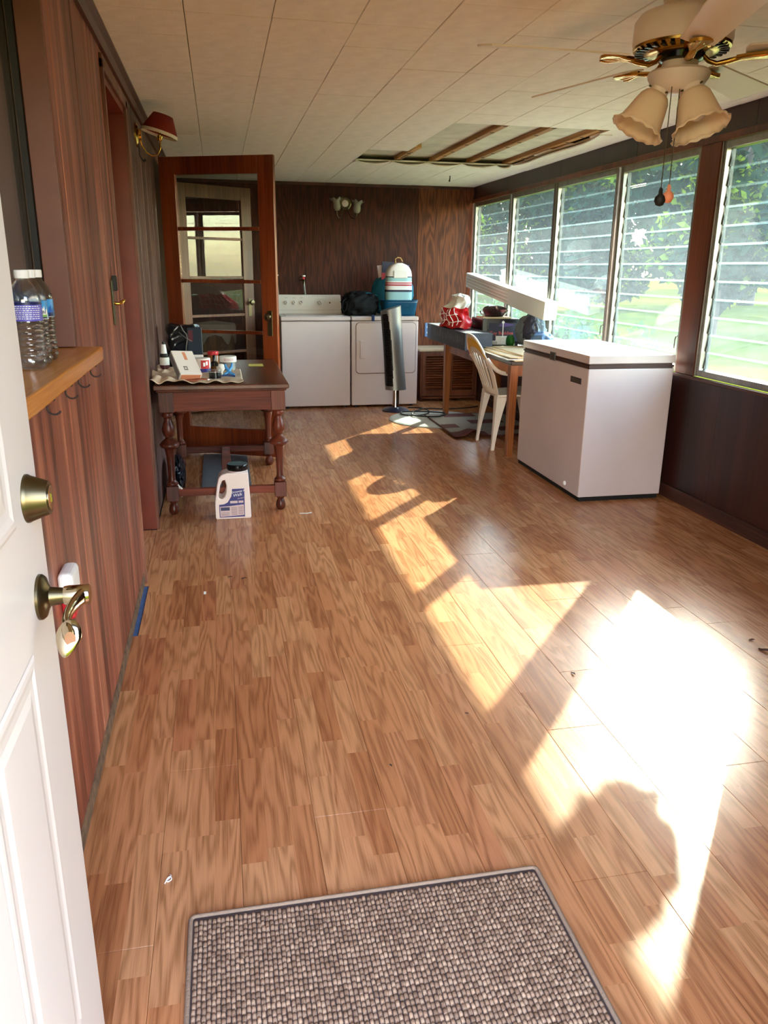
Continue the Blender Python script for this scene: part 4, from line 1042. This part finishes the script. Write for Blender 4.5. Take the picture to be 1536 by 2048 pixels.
def smooth_path(P_, n=8):
    out_ = []; P_ = [Vector(p) for p in P_]
    for i in range(len(P_)-1):
        a, b_, c, d = P_[max(i-1, 0)], P_[i], P_[i+1], P_[min(i+2, len(P_)-1)]
        for k in range(n):
            s_ = k/n; out_.append(.5*((2*b_)+(-a+c)*s_+(2*a-5*b_+4*c-d)*s_*s_+(-a+3*b_-3*c+d)*s_**3))
    return out_+[P_[-1]]
tag(G().tube(smooth_path(cpts), .0065, 8).ob('power_cable', 'black', smooth=60), 'black power cable coiled loosely on the round grey rug', 'cable')

# ---- louvred cabinet in the far corner
t = thing('louvred_cabinet', 'low wooden cabinet with louvred doors in the far right corner', 'cabinet', (2.41, 8.22, 0))
G().box(-.345, .32, -.01, .43, .535, .56).ob('top', 'cabtop', t, bevel=.004)
G().box(-.33, -.31, 0, .42, 0, .535).box(.285, .305, 0, .42, 0, .535).box(-.33, .305, .40, .42, 0, .535).box(-.33, .305, 0, .42, .03, .05).ob('carcass', 'cabw', t)
for k, x0 in enumerate((-.31, -.01)):
    x1 = x0+.295
    d = G().box(x0, x0+.035, -.012, .01, .06, .53).box(x1-.035, x1, -.012, .01, .06, .53).box(x0+.035, x1-.035, -.012, .01, .485, .53).box(x0+.035, x1-.035, -.012, .01, .06, .12).ob('cabinet_door', 'cabw', t, bevel=.002)
    for q in range(14):
        G().cbox(((x0+x1)/2, .0, .133+q*.0255), (x1-x0-.07, .026, .006), RX(.6)).ob('louvre_slat', 'cabw', d)

# ---- work table along the windows
wt = thing('work_table', 'wooden work table heaped with boxes and cardboard, along the windows', 'table', (2.40, 6.50, 0))
G().box(-.30, .30, -.95, .96, .70, .728).ob('tabletop', 'benchtop', wt, bevel=.004)
G().box(-.27, -.25, -.85, .86, .615, .70).ob('apron', 'bench', wt, bevel=.002)
G().box(.25, .27, -.85, .86, .615, .70).ob('apron', 'bench', wt, bevel=.002)
G().box(-.25, .25, -.90, -.88, .615, .70).ob('apron', 'bench', wt, bevel=.002)
G().box(-.25, .25, .88, .90, .615, .70).ob('apron', 'bench', wt, bevel=.002)
for x in (-.27, .25):
    for y in (-.905, .875):
        g = G(); g._add([(x+a*.032-.006*(1-b_)*0, y+c*.032, z) for z, a, c, b_ in [(0, -.75, -.75, 0), (0, .75, -.75, 0), (0, .75, .75, 0), (0, -.75, .75, 0), (.70, -1, -1, 1), (.70, 1, -1, 1), (.70, 1, 1, 1), (.70, -1, 1, 1)]], [(0, 3, 2, 1), (4, 5, 6, 7), (0, 1, 5, 4), (1, 2, 6, 5), (2, 3, 7, 6), (3, 0, 4, 7)])
        g.ob('leg', 'bench', wt, bevel=.003)
WT = .728
# long slate-blue carton overhanging the far end
t = thing('long_carton', 'long slate blue carton under the red bag, overhanging the work table', 'box', (2.10, 6.97, WT))
G().box(-.12, .12, -.62, .62, 0, .145).ob('carton_body', 'bluebox', t, bevel=.003)
G().box(-.1215, -.12, .48, .618, .004, .141).ob('end_label', 'bluelight', t)
G().box(-.10, .10, .30, .60, .145, .147).ob('sun_patch', 'paper', t)  # white slab standing in for sun on the carton's far top corner
g = G()
for i in range(16): g.box(-.1212, -.12, -.55+i*.06, -.53+i*.06+.012*(i % 3), .05+.01*(i % 2), .10+.008*(i % 4))
g.ob('side_print', pbr('grey_lettering', S(96, 100, 112), .6), t)
# red and white shopping bag
t = thing('shopping_bag', 'crumpled plastic shopping bag, red below and white above, on the slate blue carton', 'bag', (2.075, 7.0, WT+.149))
t.scale = (1, 1, 1)
def bagf(u, v):
    a = 2*PI*u; th = v
    w = (.115*(1-.45*th**2)+.01*math.sin(5*a+7*v)+.006*math.sin(11*a-5*v)); d = (.27*(1-.62*th**1.1)+.014*math.sin(4*a+9*v))
    tw = .02*math.sin(9*v)
    from mathutils import noise as mn
    q = mn.noise(Vector((2.2*math.cos(a), 2.2*math.sin(a), 4*v)))*.028+mn.noise(Vector((5*math.cos(a), 5*math.sin(a), 9*v)))*.014
    w += q; d += q*1.2
    return (w*math.cos(a)+tw, d*math.sin(a)-.16*v**1.5, .005+.27*v+.008*math.sin(6*a+3*v))
g = G().grid(bagf, 48, 22, closeu=True, mf=lambda u, v: 1 if v > .64 else 0)
g._add([(.0, -.15, .30)]+[bagf(k/48, 1) for k in range(48)], [(0, 1+k, 1+(k+1) % 48) for k in range(48)], 1)
bo = g.ob('bag_film', ['redp', 'whitep'], t, smooth=60)
def bs(u, v): p = Vector(bagf(u, v)); c = Vector((0, -.16*v**1.5, p.z)); return p+(p-c).normalized()*.002
g = G()
for k in range(-3, 4):
    g.tube([bs(.53+.045*k+.01*math.sin(v*9), v) for v in np.linspace(.08, .6, 14)], .0045, 4)
for v in (.2, .42): g.tube([bs(u, v) for u in np.linspace(.38, .70, 16)], .0045, 4)
g.ob('printed_lines', 'paper', bo)
# toy boxes
t = thing('toy_box', 'black and purple toy box with coral lettering, middle of the work table', 'box', (2.44, 6.84, WT+.002))
t.rotation_euler = (0, 0, -.10)
G().box(-.155, .155, -.12, .12, 0, .235).ob('carton_body', 'toybox', t, bevel=.003)
G().box(-.115, .155, -.1215, -.12, .04, .20).ob('front_print', 'bpdark', t)
g = G().prism([(-.02, .18), (.0, .205), (.02, .205), (.06, .195), (.11, .185), (.07, .172), (.02, .165), (-.03, .172)], -.1225, -.1215, 'xz'); g.ob('ship_print', 'purple', t)
G().box(.008, .016, -.1235, -.1222, .075, .20).lathe([(.012, 0), (.012, .001), (0, .001)], 16, (.012, -.1222, .205), RX(PI/2)).ob('white_tie', 'paper', t)
text('Toy Buddies', .042, 'pinktext', t, frame_mat((.0, -.1226, .112), (1, 0, 0), (0, 0, 1)))
G().box(-.05, .10, -.1232, -.12, .045, .088).box(-.10, .10, -.1232, -.12, .012, .046).ob('white_label', 'cardw', t)
g = G()
for i in range(9): g.box(-.096+i*.007, -.093+i*.007, -.1238, -.1232, .016, .040)
for i in range(4): g.box(-.02, .095, -.1238, -.1232, .018+i*.017, .0195+i*.017)
g.ob('barcode', 'darkprint', t)
t = thing('window_box', 'dark carton with clear film front, between the shopping bag and the toy box', 'box', (2.20, 6.86, WT+.148))
t.location = (2.249, 6.80, WT+.002)
G().box(-.024, .020, -.16, .16, .0, .24).ob('carton_body', 'toybox', t, bevel=.003)
G().box(-.0255, -.024, -.14, .14, .03, .21).ob('film_window', 'blackg', t)
t = thing('clear_package', 'maroon dish in a clear wrapped package, on top of the toy box', 'package', (2.42, 6.84, WT+.238))
G().box(-.16, .10, -.1, .1, 0, .012).ob('tray', 'card', t)
G().lathe([(.05, .012), (.085, .03), (.1, .075), (.096, .075), (.08, .034), (0, .02)], 32, (-.01, 0, 0)).ob('dish', 'pink', t, smooth=40)
G().blob((-.03, 0, .055), (.125, .105, .055), 28, 14, .05, 3, 8, flat=.8).ob('film', 'clear', t, smooth=70)
# clothes
t = thing('clothes_pile', 'heap of grey and blue denim clothes beside the toy box', 'clothes', (2.58, 6.42, WT+.041))
G().crumple((0, .0, .11), (.10, .20, .125), 60, 36, .17, 1.7, 2, flat=.86).ob('grey_garment', 'greycloth', t, smooth=70)
G().crumple((.01, -.23, .05), (.085, .12, .07), 48, 28, .18, 1.7, 6, flat=.7).ob('blue_garment', 'bluecloth', t, smooth=70)
G().crumple((-.04, -.1, .13), (.06, .1, .1), 48, 28, .2, 1.7, 9).ob('dark_garment', 'bpdark', t, smooth=70)
tag(G().crumple((2.455, 6.56, WT+.055), (.033, .055, .055), 36, 20, .16, 1.8, 3, flat=.9).ob('green_bundle', 'green', smooth=60), 'small dark green plastic bundle before the grey clothes', 'bundle')
# cardboard sheets
z = WT+.001; sheets = [(2.40, 5.98, .58, .86, .02, 'card'), (2.37, 5.96, .56, .80, -.05, 'cardw'), (2.42, 5.99, .55, .78, .04, 'card'), (2.39, 5.93, .56, .70, -.03, 'card'), (2.43, 6.01, .50, .78, .06, 'card'), (2.45, 5.98, .48, .72, -.02, 'card')]
labs = ['lowest cardboard sheet on the work table, nearest the tabletop', 'white faced card second from the bottom of the stack', 'brown cardboard third from the bottom of the stack', 'brown cardboard fourth up, jutting towards the chair', 'brown cardboard second from the top of the stack', 'topmost sunlit cardboard sheet on the work table']
for (cx, cy, w_, d_, a, mt), lab in zip(sheets, labs):
    o = G().box(-w_/2, w_/2, -d_/2, d_/2, 0, .006).ob('cardboard_sheet', mt, loc=(cx, cy, z)); o.rotation_euler = (0, 0, a); z += .0065
    tag(o, lab, 'cardboard', 'cardboard sheets on the work table')
# leaning bundle of white siding strips
p0, p1 = Vector((2.58, 8.16, 1.275)), Vector((2.58, 6.03, 1.065))
t = thing('siding_bundle', 'bundle of long white siding strips lying aslant along the windows, over the boxes', 'boards', p0)
dirv = (p1-p0); Lb = dirv.length; t.rotation_euler = dirv.to_track_quat('Y', 'Z').to_euler()
for k in range(5):
    G().box(-.05, .05, 0, Lb*.66+.02*k, -.07+.028*k, -.07+.028*k+.026).ob('siding_strip', 'foam', t, bevel=.004)
G().box(-.055, .055, Lb*.60, Lb, -.072, .072).ob('siding_strip', 'foam', t, bevel=.004)

# ---- plastic chair
ch = thing('plastic_chair', 'white plastic garden chair with yellow sticker, tucked under the work table', 'chair', (2.26, 6.0, 0))
def backp(s_, t_):                     # s in -1..1, t in 0..1 from seat to top edge
    wdt = .185+.028*min(1, t_*2.2)-.03*max(0, t_-.75)
    z = .43+.46*t_-(.13*abs(s_)**2.6)*max(0, t_-.35)/.65
    x = -.17-.185*t_+.06*s_*s_*(.3+.7*t_)
    return (x, s_*wdt, z)
def skipb(u, v):
    s_ = 2*u-1
    if not (.12 < v < .72-.10*abs(s_)): return False
    if abs(s_) > .80: return False
    q = (s_+.80)/1.6*6; return .30 < (q % 1) < .74
G().grid(lambda u, v: backp(2*u-1, v), 80, 40, skip=skipb).ob('backrest', 'chair', ch, smooth=60, solid=.007)
G().tube([backp(s_, 1) for s_ in np.linspace(-1, 1, 24)], .009, 8).ob('back_rim', 'chair', ch, smooth=60)
g = G(); g.grid(lambda u, v: (lambda s_, t_: tuple(Vector(backp(s_, t_))+Vector((-.0055, 0, 0))))(-.9+1.8*u, .80+.155*v-.05*abs(-.9+1.8*u)**2.2), 20, 6)
g.ob('yellow_sticker', 'yellow', ch, smooth=60, solid=.002)
G().grid(lambda u, v: (-.165+.405*u, (.19+.04*u)*(2*v-1), .425+.02*u-.018*math.sin(PI*v)*math.sin(PI*u)-.03*max(0, u-.86)*7*.5), 20, 20).ob('seat', 'chair', ch, smooth=60, solid=.012)
for s_ in (-1, 1):
    G().tube(smooth_path([(-.27, s_*.20, .72), (-.22, s_*.215, .66), (-.16, s_*.235, .62), (-.05, s_*.245, .605), (.12, s_*.25, .605), (.20, s_*.25, .59), (.225, s_*.25, .54), (.222, s_*.24, .44)], 5), .018, 10, flat=.7).ob('armrest', 'chair', ch, smooth=60)
    for fx, tx in ((-.20, -.165), (.24, .205)):
        g = G(); rows_ = []
        for k in range(9):
            q = k/8; z_ = .44*(1-q); w_ = .062*(1-q)**1.6+.026; cx = tx+(fx-tx)*q; cy = s_*(.19+.012*q); sgn = 1 if fx > 0 else -1
            # L section: one flange across, one along the side
            rows_.append([(cx-sgn*w_, cy, z_), (cx, cy, z_), (cx, cy-s_*w_*.9, z_), (cx-sgn*.006, cy-s_*w_*.9, z_), (cx-sgn*.006, cy-s_*.006, z_), (cx-sgn*w_, cy-s_*.006, z_)])
        vs = [p for r in rows_ for p in r]; fs = [(i*6+k, i*6+(k+1) % 6, i*6+6+(k+1) % 6, i*6+6+k) for i in range(8) for k in range(6)]+[(0, 1, 2, 3, 4, 5), tuple(48+k for k in range(6))]
        g._add(vs, fs).ob('leg', 'chair', ch)

# ---- chest freezer
fz = thing('chest_freezer', 'white chest freezer with brown gasket line, by the windows', 'freezer', (2.40, 4.865, 0))
hx, hy = .277, .53
G().box(-hx+.01, hx-.01, -hy+.01, hy-.01, 0, .03).ob('base', 'black', fz)
G().box(-hx, hx, -hy, hy, .028, .818).ob('body', 'enamelf', fz, bevel=.006)
gk = pbr('gasket_brown', S(70, 44, 38), .6)
G().box(-hx+.006, hx-.006, -hy+.006, hy-.006, .816, .83).box(-hx+.001, hx-.001, -hy+.001, hy-.001, .826, .838).box(-hx+.008, hx-.008, -hy+.008, hy-.008, .838, .850).ob('gasket', gk, fz)
ld = G().box(-hx-.004, hx+.004, -hy-.004, hy+.004, .848, .898).ob('lid', 'enamelf', fz, bevel=.005)
G().box(-hx-.012, -hx-.003, -.05, .03, .815, .868).ob('latch', 'alumd', fz, bevel=.003)
G().box(-hx-.0135, -hx-.011, -.035, .015, .822, .862).ob('latch_plate', 'darkprint', fz)
bd = G().box(-hx-.004, -hx, -hy+.085, -hy+.235, .716, .752).ob('badge', 'darkprint', fz, bevel=.002)
g = G()
for i in range(7): g.box(-hx-.0047, -hx-.004, -hy+.105+i*.016, -hy+.114+i*.016, .726, .742)
g.ob('badge_print', 'antbrass', bd)
G().lathe([(.014, 0), (.014, .006), (.008, .012), (0, .012)], 16, (-hx, -hy+.20, .07), RY(-PI/2)).ob('drain_plug', 'paper', fz, smooth=40)

# ---- ceiling fan
FC = (1.475, 2.56); ZB = 2.02
fn_ = thing('ceiling_fan', 'white five blade ceiling fan with brass arms and frosted bell lights', 'fan', (FC[0], FC[1], ZC))
dz = ZB-ZC
G().lathe([(.0, 0), (.075, 0), (.073, -.02), (.062, -.05), (.055, -.062), (0, -.062)], 40).ob('canopy', 'fanw', fn_, smooth=35)
G().lathe([(.06, -.055), (.10, -.06), (.135, -.072), (.150, -.092), (.152, -.15), (.146, -.166), (.10, -.176), (0, -.176)], 56).ob('motor_housing', 'fanw', fn_, smooth=35)
G().lathe([(.146, -.160), (.150, -.163), (.148, -.170), (.112, -.180), (.108, -.183), (.09, -.185), (0, -.185)], 56).ob('brass_ring', 'brass', fn_, smooth=35)
g = G()
for k in range(30):
    a = 2*PI*k/30; g.cbox((.125*math.cos(a), .125*math.sin(a), -.178), (.035, .012, .004), RZ(a))
g.ob('vent_slots', 'blackg', fn_)
G().lathe([(.075, -.182), (.07, -.2), (.06, -.205), (0, -.205)], 36).ob('hub', 'blackg', fn_, smooth=35)
G().lathe([(.055, -.2), (.055, -.225), (.06, -.228), (0, -.228)], 36).ob('light_neck', 'fanw', fn_, smooth=35)
G().lathe([(.055, -.226), (.088, -.230), (.096, -.238), (.095, -.250), (.08, -.276), (.05, -.294), (.02, -.300), (0, -.300)], 48).ob('light_bowl', 'fanw', fn_, smooth=35)
OFF = 7
for k in range(5):
    a = math.radians(173-72*k+OFF); R3 = RZ(a) @ RX(math.radians(-12)); T4 = Matrix.Translation((0, 0, dz+.002)) @ R3.to_4x4()
    pl_ = []
    for q in range(13): t_ = q/12; pl_.append((.20+.45*t_-.0, -(.052+.016*t_)))
    tip = [(.655+.012*math.sin(PI*q/8), -.066+.132*q/8) for q in range(1, 8)]
    poly = [(.19, -.03)]+pl_+tip+[(x, -y) for x, y in reversed(pl_)]+[(.19, .03)]
    g = G(); g.T = T4; g.prism(poly, -.003, .003); bl = g.ob('blade', 'blade', fn_, bevel=.0015, seg=1)
    g = G(); g.T = Matrix.Translation((0, 0, dz)) @ RZ(a).to_4x4()
    g.tube([(.06, 0, .012), (.085, 0, -.012), (.11, 0, -.022), (.14, 0, -.018), (.18, 0, -.010)], [.011, .012, .013, .014, .012], 12, flat=.6, up=(0, 0, 1))
    for s_ in (-1, -.35, .35, 1): g.tube([(.165, s_*.006, -.014), (.20, s_*.016, -.012), (.24, s_*.026, -.011+s_*.004), (.262, s_*.024, -.010+s_*.004)], [.007, .008, .009, .006], 8, flat=.45, up=(0, 0, 1))
    g.prism([(.165, -.012), (.20, -.022), (.25, -.034), (.266, -.022), (.272, 0), (.266, .022), (.25, .034), (.20, .022), (.165, .012)], -.013, -.004)
    br_ = g.ob('blade_arm', 'brass', fn_, smooth=50)
# bell shades
prof = [(.026, 0), (.038, -.005), (.047, -.018), (.054, -.045), (.061, -.075), (.067, -.098), (.076, -.112), (.088, -.122)]
def bell(ang, tilt):
    d = RZ(ang) @ RY(-tilt)
    base = Vector((.058*math.cos(ang), .058*math.sin(ang), -.286))
    arm = G().lathe([(.028, .016), (.030, .012), (.030, -.016), (.027, -.02), (0, -.02)], 28, base, d).ob('shade_holder', 'fanw', fn_, smooth=40)
    for q in range(3): G().cyl(base+d @ Vector((.029*math.cos(2*PI*q/3), .029*math.sin(2*PI*q/3), -.004)), base+d @ Vector((.037*math.cos(2*PI*q/3), .037*math.sin(2*PI*q/3), -.004)), .003, n=8).ob('thumb_screw', 'antbrass', arm)
    G().lathe(prof, 72, base+d @ Vector((0, 0, -.012)), d, cap=False, wave=lambda i, q, r, z: (r*(1+.012*math.cos(36*q) if i < 6 else 1+(.008 if i == 6 else .022)*math.cos(14*q)), z+(.003*math.cos(14*q) if i == 7 else .001*math.cos(14*q) if i == 6 else 0))).ob('bell_shade', 'shade', arm, smooth=60, solid=.003)
    G().lathe([(.012, -.02), (.026, -.05), (.028, -.07), (.018, -.09), (0, -.095)], 20, base+d @ Vector((0, 0, -.012)), d).ob('bulb', 'cardw', arm, smooth=60)
va = math.atan2(-FC[1], -FC[0])           # direction towards the camera side
for q, tl in ((172, .48), (290, .40), (14, .45)): bell(math.radians(q), tl)
for dx, dy, zl, mt in ((-.045, -.045, -.62, 'black'), (-.02, -.05, -.61, pbr('coral_ball', S(226, 140, 104), .4))):
    c = G().cyl((dx, dy, -.285), (dx, dy, zl+.02), .0016, n=6).ob('pull_chain', 'antbrass', fn_)
    G().lathe([(0, -.018), (.012, -.014), (.0185, 0), (.016, .012), (.007, .02), (.006, .034), (.003, .04), (0, .04)], 20, (dx, dy, zl)).ob('pull_ball', mt, c, smooth=60)

# ---- doormat
mt_ = thing('door_mat', 'grey brown woven loop doormat inside the entry', 'rug', (-.132, .93, 0))
MW, MD = .812, .508
G().prism(rrect(0, MW, 0, MD, .012), .0005, .007).ob('mat_base', pbr('mat_backing', S(78, 62, 58), .95), mt_)
bp = rrect(.003, MW-.003, .003, MD-.003, .012)
G().tube([(a, b_, .0065) for a, b_ in bp]+[(bp[0][0], bp[0][1], .0065)], .0055, 8, cap=False).ob('mat_binding', pbr('mat_binding', S(150, 124, 104), .9, bscale=300, bstr=.5), mt_, smooth=60)
def mat_mat():
    m, nt, b = newmat('mat_loops'); ge = N(nt, 'NewGeometry'); 
    vm = N(nt, 'VectorMath', operation='MULTIPLY'); vm.inputs[1].default_value = (1/.0095, 1/.0145, 0); nt.links.new(ge.outputs['Position'], vm.inputs[0])
    vf = N(nt, 'VectorMath', operation='FLOOR'); nt.links.new(vm.outputs[0], vf.inputs[0])
    wnz = N(nt, 'TexWhiteNoise', noise_dimensions='3D'); nt.links.new(vf.outputs[0], wnz.inputs['Vector'])
    n2 = noise(nt, ge.outputs['Position'], 420, 2, .6)
    f = math_(nt, 'ADD', math_(nt, 'MULTIPLY', wnz.outputs['Value'], .5), math_(nt, 'MULTIPLY', n2, .55))
    nt.links.new(ramp(nt, f, [(.15, S(112, 84, 66)), (.5, S(148, 118, 97)), (.85, S(180, 149, 124))]), b.inputs['Base Color'])
    b.inputs['Roughness'].default_value = .95; b.inputs['Specular IOR Level'].default_value = .15; return m
vs, fs = [], []
px, py = .0095, .0145
lp = [(-.5, 0, 0), (-.42, 0, .55), (0, 0, .9), (.42, 0, .55), (.5, 0, 0)]
nx, ny = int((MW-.02)/px), int((MD-.02)/py)
for i in range(nx):
    for j in range(ny):
        cx = .011+px*(i+.5)+random.uniform(-.0007, .0007); cy = .011+py*(j+.5)+(py*.18 if i % 2 else 0)+random.uniform(-.0012, .0012); hh = .0062*random.uniform(.8, 1.2)
        o = len(vs)
        for yy, kk in ((-.52, .15), (-.3, .85), (.1, 1.0), (.4, .7), (.52, .1)):
            for a, _, h in lp: vs.append((cx+a*px*.9*(.75+.25*kk), cy+yy*py, .0068+h*hh*kk))
        for q in range(4):
            for w_ in range(4): fs.append((o+q*5+w_, o+q*5+w_+1, o+q*5+5+w_+1, o+q*5+5+w_))
g = G(); g.v = vs; g.f = fs; g.m = [0]*len(fs)
lo = g.ob('woven_loops', mat_mat(), mt_, smooth=80); lo['kind'] = 'stuff'

# ---- little things on the floor
tag(G().tube(smooth_path([(-.192, 1.553, .002), (-.187, 1.566, .004), (-.180, 1.570, .005), (-.177, 1.562, .004), (-.184, 1.557, .003), (-.188, 1.560, .003), (-.179, 1.573, .002), (-.181, 1.58, .002)], 5), .0013, 6).ob('white_thread', 'paper', smooth=60), 'curled white thread lying on the floor left of the doormat', 'thread')
def leaf(x, y, s_, lab, a):
    o = G().grid(lambda u, v: ((u-.5)*s_*(1-(2*v-1)**2)*.8, (v-.5)*s_*1.5, .002+.3*s_*abs(u-.5)+.1*s_*math.sin(6*v)), 4, 8).ob('dry_leaf', 'debris', solid=.0008, loc=(x, y, .0008)); o.rotation_euler = (0, 0, a); tag(o, lab, 'leaf')
leaf(1.965, 2.34, .030, 'larger dry brown leaf curled at the right edge by the bright patch', .6)
leaf(1.975, 2.43, .016, 'smaller dry leaf beyond the larger one at the right edge', 1.4)
leaf(1.171, 2.309, .014, 'tiny leaf in the shadow band between two sunlit patches', .3)
leaf(.719, 2.126, .009, 'speck of leaf left of the sunlit patches', .9)
leaf(.048, 3.419, .017, 'right one of two dark leaf bits before the table', 1.6)
leaf(-.015, 3.449, .014, 'left one of two dark leaf bits before the table', 1.2)
leaf(.42, 1.90, .009, 'dark leaf speck in the middle of the bare floor', .2)
tag(G().box(-.131, -.121, 3.27, 3.295, .0006, .003).ob('paper_bit', 'cardw'), 'tiny white paper bit on the floor near the left wall', 'paper')
tag(G().tube([(.40, 4.38, .003), (.44, 4.37, .004), (.47, 4.385, .003)], .003, 6).ob('straw_bit', 'cardw'), 'short pale straw bit on the floor right of the table', 'straw')

# ================================================================== OUTDOORS
def leaves(n, clumps, size, seed):
    r = np.random.RandomState(seed); c = np.array([q[:3] for q in clumps]); R_ = np.array([q[3] for q in clumps])
    idx = r.choice(len(clumps), n, p=R_**2/np.sum(R_**2)); d = r.normal(size=(n, 3)); d /= np.linalg.norm(d, axis=1)[:, None]
    p = c[idx]+d*(R_[idx]*r.uniform(.45, 1, n)**.5)[:, None]
    a = r.normal(size=(n, 3)); a /= np.linalg.norm(a, axis=1)[:, None]; b = np.cross(a, r.normal(size=(n, 3))); b /= np.linalg.norm(b, axis=1)[:, None]
    s = size*r.uniform(.6, 1.4, n)[:, None]
    V = np.stack([p-a*s*.9, p-b*s*.45, p+a*s*.9, p+b*s*.45], 1).reshape(-1, 3)
    F = np.arange(4*n).reshape(-1, 4); return V, F
def foliage(name, mat, parent, V, F):
    me = bpy.data.meshes.new(name); me.from_pydata(V.tolist(), [], F.tolist()); me.update(); me.materials.append(M[mat])
    o = bpy.data.objects.new(name, me); COL.objects.link(o); o.parent = parent; o['kind'] = 'stuff'; return o
def tree(loc, h, r, seed, label, n=5000, mix=.3, size=.26, low=.25):
    rr_ = random.Random(seed); t = thing('tree', label, 'tree', (loc[0], loc[1], -.45), 0, 'trees beyond the lawn')
    G().tube([(0, 0, -.1), (.1, .05, h*.3), (0, .15, h*.6), (.1, 0, h*.9)], [h*.035, h*.028, h*.02, .03], 10).tube([(.05, .1, h*.35), (r*.4, r*.2, h*.6), (r*.7, r*.3, h*.75)], [h*.018, h*.012, .03], 8).tube([(.05, .1, h*.4), (-r*.4, -r*.2, h*.65), (-r*.7, -r*.2, h*.8)], [h*.018, h*.012, .03], 8).ob('trunk', 'bark', t, smooth=60)
    cl_ = []
    for k in range(34):
        a = rr_.uniform(0, 2*PI); q = rr_.uniform(0, 1)**.6*r; z_ = h*(low+(1-low)*rr_.random()); f_ = 1-.5*abs(z_/h-.55)
        cl_.append((q*f_*math.cos(a), q*f_*math.sin(a), z_, rr_.uniform(.5, 1.0)*r*.34))
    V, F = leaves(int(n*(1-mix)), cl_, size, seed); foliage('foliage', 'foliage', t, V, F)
    V, F = leaves(int(n*mix), rr_.sample(cl_, 14), size*.8, seed+50); foliage('sun_tint_foliage', 'foliage2', t, V, F)  # clumps picked at random and coloured as if sunlit
TR = [((14.5, 22), 9.0, 3.6, 'tall tree with dark trunk, seen through the fourth window'), ((20, 18), 11, 5.0, 'broad tree nearest the right end, through the fifth window'), ((17.5, 37), 10.5, 5.2, 'round tree behind, seen through the third window'), ((26, 29), 13, 5.2, 'large tree filling the top of the fourth window'),
      ((20, 48), 11.5, 5.5, 'tree through the second window with leaves coloured yellow for sunlight'), ((16, 56), 9.5, 4.6, 'smaller tree through the first window'), ((27, 66), 14, 7.0, 'tall far tree behind the first window'), ((30, 42), 14, 7.0, 'tall far tree between second and third windows'), ((37, 15), 13, 6.5, 'far tree beyond the fifth window'), ((11, 76), 12, 6, 'farthest tree at the left end of the windows')]
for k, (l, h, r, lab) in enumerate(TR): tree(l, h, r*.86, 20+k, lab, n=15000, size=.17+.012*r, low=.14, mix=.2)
for k, (x, y) in enumerate(((54, 38), (54, 57), (51, 76), (44, 94), (31, 106), (14, 114), (58, 19), (-4, 120))):
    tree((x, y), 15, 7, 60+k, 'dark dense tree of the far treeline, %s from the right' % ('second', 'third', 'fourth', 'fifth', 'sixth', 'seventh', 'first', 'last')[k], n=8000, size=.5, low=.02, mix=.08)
def bush(loc, r, seed, label, n=1500):
    rr_ = random.Random(seed); t = thing('shrub', label, 'shrub', (loc[0], loc[1], -.45), 0, 'shrubs outside the windows')
    g = G()
    for k in range(9): a = rr_.uniform(0, 2*PI); g.tube([(0, 0, 0), (.3*r*math.cos(a), .3*r*math.sin(a), r*.9), (.8*r*math.cos(a), .8*r*math.sin(a), r*1.6)], [.02, .012, .005], 6)
    g.ob('stems', 'bark', t)
    cl_ = [(rr_.uniform(-.8, .8)*r, rr_.uniform(-.8, .8)*r, rr_.uniform(.3, 1.7)*r, r*.45) for _ in range(16)]
    V, F = leaves(n, cl_, .055, seed); foliage('foliage', 'shrub', t, V, F)
bush((4.3, 8.4), .62, 1, 'leafy green shrub close outside the third window')
bush((4.4, 10.4), .70, 2, 'leafy green shrub outside the second window, left of the nearer shrub')
bush((4.2, 12.6), .7, 3, 'leafy shrub at the far left end outside the windows')

# hanging basket under the eave outside the fifth window
t = thing('hanging_basket', 'hanging basket plant under the eave at the right edge of the fifth window', 'plant', (3.18, 4.16, 1.925))
G().lathe([(0, -.05), (.07, -.045), (.12, 0), (.135, .05), (.13, .05), (0, .03)], 28).ob('basket', 'bark', t, smooth=50)
for q in range(3): G().cyl((.13*math.cos(2.1*q), .13*math.sin(2.1*q), .05), (0, 0, .325), .003, n=6).ob('chain', 'black', t)
V, F = leaves(420, [(0, 0, .07, .15), (.05, .1, .05, .1), (-.03, -.12, .04, .1), (0, -.15, -.03, .06)], .04, 5); foliage('foliage', 'foliage2', t, V, F)

# plug-in on the left wall, seen behind the entry door handle
t = thing('plug_in', 'small white plug in freshener with red base, low on the redwood wall', 'plug', (XL, 1.82, .655))
G().box(0, .035, -.045, .045, -.02, .045).ob('plug_body', 'paper', t, bevel=.012, seg=3)
G().box(0, .03, -.03, .03, -.075, -.022).ob('red_bottle', 'red', t, bevel=.008)
